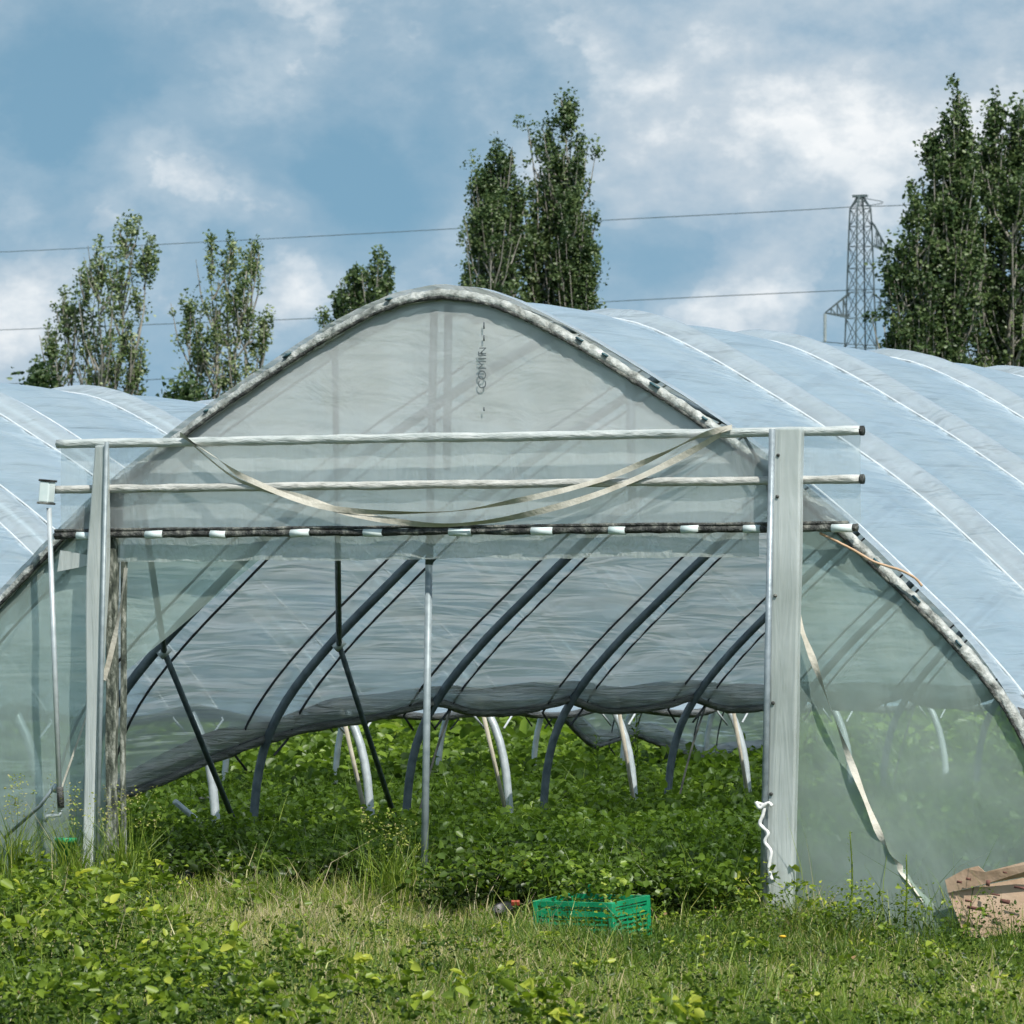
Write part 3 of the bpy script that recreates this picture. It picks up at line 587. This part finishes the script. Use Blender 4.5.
for (q, hh, m, lab) in tufts:
    m = m*3; b = ong(*q) if q[1] > 935 else ony(q[0], 905, random.uniform(-.55, -.2)); b[2] = gh(b[0], b[1])+.01; r_ = np.abs(rng.normal(0, .11, m)); a = rng.uniform(0, 6.28, m)
    P = np.stack([np.cos(a)*r_, np.sin(a)*r_, np.zeros(m)-.02], 1)
    hgt = hh*rng.uniform(.45, 1.1, m); base_t = .62 if 'straw' in lab else .42 if ('pale' in lab or 'wispy' in lab or 'seed' in lab) else .3
    bl = blades(P, hgt, rng.uniform(.005, .010, m), rng.uniform(.1, .7, m), np.clip(base_t+rng.normal(0, .1, m), 0, 1))
    o = np_mesh('grass_tuft', *bl, M['grass']); o.location = [float(c) for c in b]
    tag(o, lab, 'grass tuft', 'grass tufts round the doorway')
    if 'wispy' in lab or 'seed' in lab or 'pale' in lab:       # seed heads
        k = 26; pp = []
        for i in range(k):
            aa = rng.uniform(0, 6.28); rr = rng.uniform(0, .25); top = np.array([math.cos(aa)*rr, math.sin(aa)*rr, hh*rng.uniform(.7, 1.1)])
            for j in range(9): pp.append(top+rng.normal(0, .018, 3)+[0, 0, .01*j])
        pp = np.array(pp); lv = leaves(pp, rng.uniform(.010, .022, len(pp)), rng.uniform(.5, .85, len(pp)), up=.2, asp=.5); np_mesh('seed_heads', *lv, M['grass'], o)
# --- upright weeds inside and against the film: individual things
def stem_weed(loc, hh, lsz, label, dens=60, mat='crop', tl=.5, nm='tall_weed', whorl=False):
    root = empty(nm, loc); tag(root, label, 'weed')
    P = [(0, 0, 0), (.02*hh, .01, hh*.5), (.03*hh*random.uniform(-1, 1), 0, hh)]
    MB().tube(smoothpts(P, 4), [.008*(1-.6*i/8) for i in range(9)], 5, tint=tl).build('stem', M[mat], root)
    zf = np.linspace(.25, 1, dens); az = np.arange(dens)*2.4; 
    ax = np.stack([np.cos(az), np.sin(az), .7+0*az], 1); Pp = np.zeros((dens, 3)); Pp[:, 2] = zf*hh
    s = lsz*(1.15-.6*zf); n = dens; axn = ax/np.linalg.norm(ax, axis=1)[:, None]; sd = np.stack([-np.sin(az), np.cos(az), 0*az], 1)*s[:, None]*.10; tip = Pp+axn*s[:, None]; tip[:, 2] -= s*.35; mid = Pp+axn*s[:, None]*.5
    V = np.stack([Pp, mid+sd, tip, mid-sd], 1).reshape(-1, 3); Q = (np.arange(n)[:, None]*4+[0, 1, 2, 3]); np_mesh('leaves', V, Q, np.repeat(np.clip(tl+rng.normal(0, .15, n), 0, 1), 4), M[mat], root)
def fl(x, y, dep): v = atd(x, y, dep); return (v[0], v[1], 0)
stem_weed(fl(635, 760, 58), 1.15, .22, 'tall spiky-leaved weed standing above the crop near the middle stake', 70)
stem_weed(fl(597, 760, 62), .8, .18, 'shorter spiky-leaved weed left of the tallest weed in the crop', 50)
stem_weed(fl(480, 760, 60), .8, .16, 'upright narrow weed in the crop right of the centre pole', 50)
stem_weed(fl(850, 900, 35.4), .55, .07, 'thin green weed stalk in front of the right film panel', 26, 'weed', .6)
stem_weed(fl(905, 905, 35.2), .42, .06, 'short green weed stalk beside the twisted strap', 22, 'weed', .6)
stem_weed(fl(725, 905, 37.6), .30, .08, 'small leafy weed just inside the right door post', 26, 'weed', .5)
# bright leafy clumps in the crop
for (q, lab) in (((500, 880), 'bright yellow-green leafy clump inside the doorway, above and left of the crate'), ((740, 880), 'bright leafy clump beside the right door post'), ((600, 892), 'leafy green plant growing up behind the green crate')):
    b = ony(q[0], 905, -.25 if 'crate' not in lab or 'inside' in lab else -1.0); b[2] = gh(b[0], b[1]); m = 260; P = rng.normal(0, .16, (m, 3)); P[:, 2] = .08+np.abs(rng.normal(.12, .10, m))
    lv = leaves(P, rng.uniform(.04, .08, m), np.clip(rng.normal(.62, .18, m), 0, .96), up=.7, asp=.75)
    o = np_mesh('leafy_clump', *lv, M['weed'] if 'bright' in lab else M['crop']); o.location = [float(c) for c in b]; tag(o, lab, 'plant')
# dandelion-like flower
fp = ong(783, 957); fl_ = empty('yellow_flower', (fp[0], fp[1], .0)); tag(fl_, 'single small yellow flower in the foreground grass', 'flower')
M['yel'] = solid('yellow_petal', [(.3, (.75, .42, .02)), (.7, (.85, .55, .04))], rough=.6)
MB().tube([(0, 0, 0), (.005, 0, .10)], .003, 5).build('stem', M['weed'], fl_)
MB().tube([(0, 0, .10), (0, 0, .108), (0, 0, .114)], [.006, .019, .010], 12, wob=.4).build('flower_head', M['yel'], fl_)
# ------------------------------------------------------------------ green crate
cp = ong(590, 929); cr = empty('plastic_crate', (cp[0], cp[1]+.05, gh(cp[0], cp[1])+.035), TH+math.radians(-33)); tag(cr, 'green slatted plastic crate standing in the grass in front of the doorway', 'crate')
cr.rotation_euler = (math.radians(5), 0, TH+math.radians(-36))
LX, LY, HZ = .54, .36, .235
def crate_side(axis, sign):
    mb = MB(); ln, off = (LX, LY/2) if axis == 'x' else (LY, LX/2)
    def put(u, z, su, sz, th=.012, push=0):
        if axis == 'x': mb.box((u, sign*(off+push), z), (su, th, sz))
        else: mb.box((sign*(off+push), u, z), (th, su, sz))
    ln2 = ln-.04
    for z, sz, th in ((.012, .022, .014), (.048, .012, .010), (.077, .012, .010), (.106, .012, .010), (.136, .012, .010), (.166, .030, .020), (.198, .010, .011), (.223, .026, .024)): put(0, z, ln2, sz, th)
    k = int(ln2/.055)
    for i in range(1, k): put(-ln2/2+ln2*i/k, .115, .007, .2, .006, -.002*sign*0)
    return mb
for ax_, sg in (('x', -1), ('x', 1), ('y', -1), ('y', 1)):
    crate_side(ax_, sg).build('slatted_side', M['crate'], cr, smooth=False)
for sx in (-1, 1):
    for sy in (-1, 1): MB().box((sx*(LX/2-.004), sy*(LY/2-.004), .119), (.036, .036, .238)).build('corner_post', M['crate'], cr, smooth=False, bevel=.006)
fb = MB()
for i in range(9): fb.box((-LX/2+.06+i*.06, 0, .012), (.012, LY-.05, .01))
for i in range(6): fb.box((0, -LY/2+.05+i*.06, .019), (LX-.05, .01, .005))
fb.build('crate_floor', M['crate'], cr, smooth=False)
MB().box((-.12, LY/2-.01, .262), (.03, .012, .06)).build('clip_tab', M['crate'], cr, smooth=False)
m = 340; P = np.stack([rng.uniform(-.22, .26, m), rng.uniform(-.12, .17, m), .06+.40*rng.random(m)**1.3], 1); P = P@np.array([[math.cos(cr.rotation_euler.z), math.sin(cr.rotation_euler.z), 0], [-math.sin(cr.rotation_euler.z), math.cos(cr.rotation_euler.z), 0], [0, 0, 1]])
lv = leaves(P, rng.uniform(.03, .07, m), np.clip(rng.normal(.6, .18, m), 0, 1), up=.4, asp=.6); o = np_mesh('leafy_weed', *lv, M['crop']); o.location = cr.location; tag(o, 'green weed growing up through the inside of the plastic crate', 'plant')
# black pots beside it
pp_ = ong(492, 926)
for i, (dx, dy, tz, lab) in enumerate(((-.08, .42, .5, 'black plastic pot tipped on its side left of the green crate'), (.06, .55, -.25, 'black plastic pot standing closest to the left of the green crate'), (.15, .43, 1.1, 'small black pot lying between the other pots and the crate'))):
    pt_ = empty('plant_pot', (pp_[0]+dx*rv[0], pp_[1]+dy+dx*rv[1], .0)); pt_.rotation_euler = (tz, .3*i, i); tag(pt_, lab, 'plant pot', 'black pots by the crate')
    MB().tube([(0, 0, -.03), (0, 0, .10), (0, 0, .10), (0, 0, .112)], [.045, .062, .068, .068], 18, cap=False).build('pot_wall', M['pot'], pt_)
    MB().tube([(0, 0, -.03), (0, 0, -.026)], .055, 18).build('pot_base', M['pot'], pt_)
rd = MB().box((pp_[0]+.02, pp_[1]+.30, .125), (.05, .02, .03), rz=.5, rx=.5).build('red_label', M['red'], smooth=False, bevel=.004); tag(rd, 'small red plastic tag on top of the black pots', 'tag')
# cardboard box leaning inside the right film panel
bx0 = ony(945, 872, .12); cb_ = empty('cardboard_box', (3.25, -.22, 0)); tag(cb_, 'flattened brown cardboard box lying at the foot of the right film panel', 'box')
def cpt(x, y, dy=0.0): v = ony(x, y, -.22+dy); return Vector((v[0]-3.25, dy, v[2]))
def plate(name, pts, th, mat, parent):
    mb = MB(); k = len(pts)
    for p_ in pts: mb.v.append(Vector(p_)); mb.t.append(.5)
    for p_ in pts: mb.v.append(Vector(p_)+Vector((0, th, 0))); mb.t.append(.5)
    mb.f.append(tuple(range(k))); mb.f.append(tuple(range(2*k-1, k-1, -1)))
    for i in range(k): j = (i+1) % k; mb.f.append((j, i, i+k, j+k))
    return mb.build(name, mat, parent, smooth=False)
plate('box_panel', [cpt(948, 893), cpt(966, 940), cpt(1075, 925, .05), cpt(1075, 868, .10), cpt(990, 884, .04)], .01, M['card'], cb_)
plate('box_flap', [cpt(945, 880, -.03), cpt(948, 893, -.012), cpt(985, 884, -.012), cpt(1078, 867, .05), cpt(1078, 855, -.03), cpt(1024, 862, -.03), cpt(985, 872, -.03), cpt(978, 866, -.03), cpt(965, 869, -.03)], .008, M['card'], cb_)
for (a, b, c_, d_) in ((957, 884, 962, 880), (966, 881, 971, 877), (986, 878, 990, 888), (1003, 871, 1007, 874), (965, 899, 972, 903), (990, 893, 1000, 896), (967, 911, 985, 906), (1000, 905, 1010, 898), (1014, 890, 1030, 886)):
    p1, p2 = cpt(a, b, -.05), cpt(c_, d_, -.05); MB().box(((p1+p2)/2), (abs(p1.x-p2.x), .002, max(.008, abs(p1.z-p2.z)*.6)), ry=.15).build('printed_mark', M['print'], cb_)
# green container behind the weeds at the left
gq = ony(66, 880, -.22); go = empty('green_tub', (gq[0], -.22, 0)); tag(go, 'small green plastic tub half hidden behind the weeds at the left film panel', 'tub')
MB().tube([(0, 0, 0), (0, 0, .40), (0, 0, .40), (0, 0, .43)], [.045, .062, .07, .07], 20).build('tub_wall', M['crate'], go)
# ------------------------------------------------------------------ trees
def poplar(base_px, dep, leaders, label, seed, dens=1.0, nm='poplar_tree', group='poplars behind the tunnels'):
    r_ = np.random.default_rng(seed); b = atd(base_px, 600, dep); sc_ = F/dep
    root = empty(nm, (b[0], b[1], 0)); tag(root, label, 'tree', group)
    wood = MB(); clumps = []
    wood.tube([(0, 0, -.3), (0, 0, 2), (0, 0, 4.5)], [.42, .34, .28], 9)
    for li, (lx, ly, wpx) in enumerate(leaders):
        H = 1.5+(670-ly)/sc_; ox = (lx-base_px)/sc_; W = wpx/sc_/2; dy = r_.uniform(-1, 1)*1.0
        def ax_at(z):
            t = max(0, (z-2)/(H-2)); o_ = ox*(.25*t+.75*t**1.0 if t > 0 else 0); 
            return np.array([o_*rv[0]+dy*dv[0]*t, o_*rv[1]+dy*dv[1]*t, z])
        zz = np.linspace(2, H-.3, 14); wood.tube([ax_at(z)+np.array([.12*math.sin(z*1.3+li), .1*math.cos(z+li), 0]) for z in zz], [max(.016, .16*(1-i/13)) for i in range(14)], 6)
        nbr = int((H-4)*8*min(1, dens/1.3))
        for i in range(nbr):
            z0 = r_.uniform(3.5, H-.5); t = (z0-2)/(H-2)
            vis = 1.0 if z0 > 7 else .3
            if r_.random() > vis: continue
            if nz(z0*.75, li*3.7+seed, 2) > .16/dens+.05 and r_.random() < .75: continue
            reach = W*(.45+.80*math.sin(min(1, t*1.0)*math.pi*.92))*r_.uniform(.35, 1.3)*(1 if t < .85 else (1-t)/.15*.8+.2)
            a = r_.uniform(0, 2*np.pi); up_ = reach*r_.uniform(1.5, 4.0)
            p0 = ax_at(z0); e = p0+np.array([math.cos(a)*reach, math.sin(a)*reach, up_]); e[2] = min(e[2], H)
            mid = p0+(e-p0)*.5+np.array([math.cos(a)*reach*.18, math.sin(a)*reach*.18, -.1])
            wood.tube([p0, mid, e], [.035, .022, .008], 4, cap=False)
            for k in range(int(2.2*dens)+1):
                f = r_.uniform(.25, 1.05); c = p0+(e-p0)*f if f > .5 else p0+(mid-p0)*f*2
                clumps.append(np.append(c+r_.normal(0, .10, 3), r_.choice([r_.uniform(.07, .14), r_.uniform(.14, .30)])))
        for k in range(int(8)): clumps.append(np.append(ax_at(H-.15*k)+r_.normal(0, .08, 3), .14))
    wood.build('trunk', M['bark'], root)
    clumps = np.array(clumps); nl = 26; ph = np.repeat(np.arange(len(clumps)), nl); k = len(ph); dd_ = r_.normal(0, 1, (k, 3)); dd_ /= np.linalg.norm(dd_, axis=1)[:, None]
    P = clumps[ph, :3]+dd_*(r_.random(k)**.5)[:, None]*clumps[ph, 3:4]*[1.25, 1.25, 1.9]
    ct = r_.random(len(clumps)); t = (.68 if dens < 1.2 else .45)+.45*(ct[ph]-.5)+.45*(r_.random(k)-.5)
    lv = leaves(P, r_.uniform(.065, .125, k), np.clip(t, 0, 1), up=.0, asp=.8); np_mesh('crown', *lv, M['tree'], root)
poplar(95, 180, [(128, 222, 40), (103, 248, 36), (82, 268, 36), (62, 295, 36), (48, 325, 34), (150, 240, 22), (38, 362, 36), (138, 350, 26)], 'broad lopsided poplar, leftmost of the trees, its right side highest', 1, .85)
poplar(218, 185, [(213, 237, 34), (232, 238, 22), (256, 240, 34), (245, 262, 26), (186, 302, 36), (196, 335, 32), (266, 310, 20)], 'airy see-through poplar, second tree from the left', 2, .65)
poplar(350, 170, [(378, 253, 30), (356, 270, 30), (340, 290, 28), (326, 310, 24), (388, 262, 14)], 'small wind-bent poplar top rising just left of the main arch', 3, 1.3)
poplar(497, 175, [(500, 138, 36), (487, 160, 40), (490, 200, 50), (474, 215, 34), (515, 180, 26), (468, 265, 26)], 'shorter left-hand poplar of the dense pair above the arch', 4, 1.5)
poplar(555, 176, [(568, 97, 38), (548, 118, 42), (582, 135, 34), (560, 165, 60), (575, 190, 40), (585, 230, 26), (590, 262, 26), (535, 180, 30)], 'tallest poplar of the dense pair directly above the arch', 5, 1.5)
poplar(945, 150, [(958, 82, 34), (936, 132, 40), (968, 128, 34), (915, 190, 38), (900, 245, 38), (886, 315, 46), (897, 262, 48), (950, 180, 60), (925, 240, 60)], 'dense tall poplar just right of the pylon', 6, 1.5)
poplar(1015, 152, [(995, 92, 36), (1020, 100, 36), (1045, 118, 40), (1075, 160, 50), (985, 150, 44), (1010, 180, 60), (975, 220, 50)], 'dense tall poplar at the right edge of the picture', 7, 1.5)
def bush(px_, ytop, wpx, dep, label, seed):
    r_ = np.random.default_rng(seed); b = atd(px_, 600, dep); s_ = F/dep; H = 1.5+(670-ytop)/s_; W = wpx/s_/2
    root = empty('bushy_tree', (b[0], b[1], 0)); tag(root, label, 'tree')
    w = MB(); w.tube([(0, 0, -.2), (0, 0, H*.5), (.1, 0, H*.85)], [.25, .14, .03], 7)
    cl = []
    for i in range(140):
        z = r_.uniform(.35, 1)*H; a = r_.uniform(0, 6.28); rr = W*math.sqrt(r_.random())*min(1, (H-z)/(H*.18)+.25); cl.append((math.cos(a)*rr, math.sin(a)*rr, z-.2))
        if i % 6 == 0: w.tube([(0, 0, z*.7), (math.cos(a)*rr*.6, math.sin(a)*rr*.6, z-.3)], [.04, .015], 4)
    w.build('trunk', M['bark'], root); cl = np.array(cl); ph = np.repeat(np.arange(140), 40); P = cl[ph]+r_.normal(0, .22, (len(ph), 3))
    lv = leaves(P, r_.uniform(.10, .2, len(ph)), np.clip(r_.normal(.3, .2, len(ph)), 0, 1), up=0, asp=.7); np_mesh('crown', *lv, M['tree'], root)
bush(183, 378, 44, 160, 'dark low bushy tree under the airy poplar, its top just over the left roof', 31)
bush(40, 372, 36, 165, 'small rounded tree at the foot of the leftmost poplar', 32)
# ------------------------------------------------------------------ pylon and wires
def pyl(x, y): return atd(x, y, 300.0)
pb = atd(861, 600, 300.0); py = empty('lattice_pylon', (pb[0], pb[1], 0)); tag(py, 'grey steel lattice electricity pylon standing left of the right-hand poplars', 'pylon')
def prl(x, y, off=0.0): v = atd(x, y, 300.0+off); return Vector((v[0]-pb[0], v[1]-pb[1], v[2]))
lev = [(196, .12), (208, .40), (226, .44), (246, .47), (268, .50), (292, .53), (318, .57), (348, .62), (385, .80), (480, 1.2), (590, 1.6), (700, 2.1)]
rv3 = Vector(rv); dv3 = Vector(dv); tilt = math.radians(25)
ea = rv3*math.cos(tilt)+dv3*math.sin(tilt); eb = -rv3*math.sin(tilt)+dv3*math.cos(tilt)
fr = MB(); C4 = []
for yy, hw in lev:
    z = 1.5+(670-yy)/20.0; C4.append([ea*a*hw*.95+eb*b_*hw*.95+Vector((0, 0, z)) for a, b_ in ((-1, -1), (1, -1), (1, 1), (-1, 1))])
for i in range(len(lev)-1):
    for k in range(4):
        A, B = C4[i], C4[i+1]; j = (k+1) % 4
        fr.tube([A[k], B[k]], .045, 4, cap=False); fr.tube([A[k], B[j]], .022, 4, cap=False); fr.tube([A[j], B[k]], .022, 4, cap=False)
        fr.tube([B[k], B[j]], .02, 4, cap=False)
fr.build('lattice_mast', M['pylon'], py, smooth=False)
MB().box(prl(860, 196), (.75, .25, .12)).build('mast_cap', M['pylon'], py, smooth=False)
def arm(tip, ups, lows, name='cross_arm'):
    mb = MB()
    for u, l_ in zip(ups, lows):
        mb.tube([u, tip], .045, 4); mb.tube([l_, tip], .05, 4)
        for f in (.25, .5, .75): a = u.lerp(tip, f); b_ = l_.lerp(tip, f); mb.tube([a, b_], .025, 4); mb.tube([a, l_.lerp(tip, f-.2)], .02, 4)
    mb.tube([lows[0].lerp(tip, .4), lows[1].lerp(tip, .4)], .03, 4)
    mb.build(name, M['pylon'], py, smooth=False)
arm(prl(889, 252), [prl(872, 222, -.4), prl(874, 224, .4)], [prl(873, 246, -.4), prl(875, 245, .4)])
arm(prl(825, 313), [prl(849, 293, -.4), prl(850, 294, .4)], [prl(849, 318, -.4), prl(850, 316, .4)])
arm(prl(902, 318), [prl(873, 293, -.4), prl(874, 294, .4)], [prl(873, 318, -.4), prl(875, 317, .4)])
for a, b_ in (((889, 253), (889, 289)), ((825, 314), (825, 342)), ((902, 319), (902, 346))):
    A, B = prl(*a), prl(*b_); n = 24; MB().tube([A.lerp(B, i/n) for i in range(n+1)], [.05 if i % 2 else .11 for i in range(n+1)], 6).build('insulator', M['insul'], py)
def wire(pts, label, endw):
    P = [atd(x, y, 300+(862-x)*.06) for x, y in pts]; P = smoothpts(P, 8)
    tag(MB().tube(P, .022, 5).build('power_line', M['wire']), label, 'power line')
wire([(-700, 268), (-300, 263), (0, 252), (320, 236), (590, 221), (862, 206), (862, 197)], 'topmost thin wire crossing the sky to the pylon tip', 0)
wire([(862, 197), (862, 206), (960, 204), (1250, 203)], 'short thin wire from the pylon tip towards the right-hand poplars', 0)
wire([(-700, 350), (-300, 343), (0, 330), (320, 318), (600, 302), (830, 291), (889, 289)], 'middle wire crossing the sky to the upper right pylon arm', 0)
wire([(889, 289), (1000, 287), (1250, 290)], 'wire leaving the upper right pylon arm behind the right-hand poplars', 0)
wire([(-700, 402), (0, 384), (200, 377), (600, 352), (825, 342)], 'lowest wire, just above the left tunnel roof, ending at the left pylon arm', 0)
wire([(825, 342), (900, 346), (1250, 352)], 'lowest wire passing behind the pylon foot to the right', 0)
# ------------------------------------------------------------------ light and sky
SEL, SAZ = math.radians(50), math.radians(47)      # azimuth measured from the gable normal towards +x
sdir = Vector((math.sin(SAZ)*math.cos(SEL), -math.cos(SAZ)*math.cos(SEL), math.sin(SEL)))
sl = bpy.data.lights.new('sun', 'SUN'); sl.energy = 5.0; sl.angle = math.radians(.6); sl.color = (1, .95, .87)
so = bpy.data.objects.new('sun', sl); col.objects.link(so); so.rotation_euler = (-sdir).to_track_quat('-Z', 'Y').to_euler()
w = bpy.data.worlds.new('World'); sc.world = w; w.use_nodes = True; nt = w.node_tree; nt.nodes.clear(); lk = nt.links.new
out = N(nt, 'ShaderNodeOutputWorld'); bg = N(nt, 'ShaderNodeBackground'); bg.inputs[1].default_value = .13
sky = N(nt, 'ShaderNodeTexSky'); sky.sky_type = 'NISHITA'; sky.sun_disc = False; sky.sun_elevation = SEL; sky.sun_rotation = math.atan2(sdir.x, sdir.y)
sky.air_density = 1.0; sky.dust_density = .6; sky.ozone_density = 1.5
tc = N(nt, 'ShaderNodeTexCoord'); va = N(nt, 'ShaderNodeVectorMath', operation='ADD'); va.inputs[1].default_value = (0, 0, .30); lk(tc.outputs['Generated'], va.inputs[0])
vn = N(nt, 'ShaderNodeVectorMath', operation='NORMALIZE'); lk(va.outputs[0], vn.inputs[0]); lk(vn.outputs[0], sky.inputs[0])
hs = N(nt, 'ShaderNodeHueSaturation', Hue=.470, Saturation=.98, Value=1.0); lk(sky.outputs[0], hs.inputs['Color'])
# clouds, laid out by direction
def dirof(x, y): v = ray(x, y); return v/np.linalg.norm(v)
dirn = tc.outputs['Generated']
mp = N(nt, 'ShaderNodeMapping'); mp.inputs['Scale'].default_value = (1, 1, 1.5); lk(dirn, mp.inputs[0])
n1_ = N(nt, 'ShaderNodeTexNoise', Scale=21.0, Detail=12.0, Roughness=.60, Distortion=.1); lk(mp.outputs[0], n1_.inputs['Vector'])
acc = None
for (x, y, rad, amt) in [(800, 110, 300, .27), (970, 50, 190, .20), (640, 130, 150, .12), (480, 105, 70, .12), (165, 168, 55, .13), (215, 185, 60, .15), (265, 200, 50, .15), (300, 207, 28, .10), (100, 215, 50, .08), (40, 360, 130, .20), (300, 260, 80, .14), (430, 275, 90, .10), (740, 325, 120, .22), (560, 330, 80, .1), (680, 180, 120, .1),
                         (60, 90, 150, -.16), (200, 100, 130, -.13), (210, 245, 45, -.08), (330, 160, 90, -.12), (690, 255, 80, -.16), (560, 50, 60, -.02), (120, 290, 90, -.10), (400, 200, 60, -.14), (60, 160, 60, -.1)]:
    c = dirof(x, y); sb = N(nt, 'ShaderNodeVectorMath', operation='DISTANCE'); sb.inputs[1].default_value = c; lk(dirn, sb.inputs[0])
    m_ = N(nt, 'ShaderNodeMapRange', interpolation_type='SMOOTHSTEP'); m_.inputs['From Min'].default_value = 0; m_.inputs['From Max'].default_value = rad/F
    m_.inputs['To Min'].default_value = amt; m_.inputs['To Max'].default_value = 0; lk(sb.outputs['Value'], m_.inputs[0])
    if acc is None: acc = m_.outputs[0]
    else:
        ad = N(nt, 'ShaderNodeMath', operation='ADD'); lk(acc, ad.inputs[0]); lk(m_.outputs[0], ad.inputs[1]); acc = ad.outputs[0]
ad = N(nt, 'ShaderNodeMath', operation='ADD'); lk(acc, ad.inputs[0]); lk(n1_.outputs[0], ad.inputs[1])
cf = ramp(nt, [(.26, (0, 0, 0)), (.42, (.16, .16, .16)), (.55, (.36, .36, .36)), (.59, (.60, .60, .60)), (.66, (.82, .82, .82)), (.80, (1, 1, 1))], ad.outputs[0], 'EASE')
n2_ = N(nt, 'ShaderNodeTexNoise', Scale=35.0, Detail=7.0, Roughness=.6); lk(mp.outputs[0], n2_.inputs['Vector'])
cc = ramp(nt, [(.32, (2.7, 3.8, 4.8)), (.5, (4.4, 5.1, 5.7)), (.64, (7.3, 7.5, 7.6))], n2_.outputs[0])
mx = N(nt, 'ShaderNodeMix', data_type='RGBA'); lk(cf.outputs[0], mx.inputs[0]); lk(hs.outputs[0], mx.inputs[6]); lk(cc.outputs[0], mx.inputs[7])
lk(mx.outputs[2], bg.inputs[0]); lk(bg.outputs[0], out.inputs[0])
w.cycles.sampling_method = 'MANUAL'; w.cycles.sample_map_resolution = 1024
# ------------------------------------------------------------------ render settings
sc.view_settings.view_transform = 'Standard'; sc.view_settings.look = 'None'; sc.view_settings.exposure = 0
sc.render.engine = 'CYCLES'; cy = sc.cycles; cy.max_bounces = 5; cy.use_adaptive_sampling = True; cy.adaptive_threshold = .03; cy.diffuse_bounces = 2; cy.glossy_bounces = 2; cy.transmission_bounces = 4; cy.transparent_max_bounces = 10; cy.use_denoising = True
cy.caustics_reflective = False; cy.caustics_refractive = False; cy.sample_clamp_indirect = 5
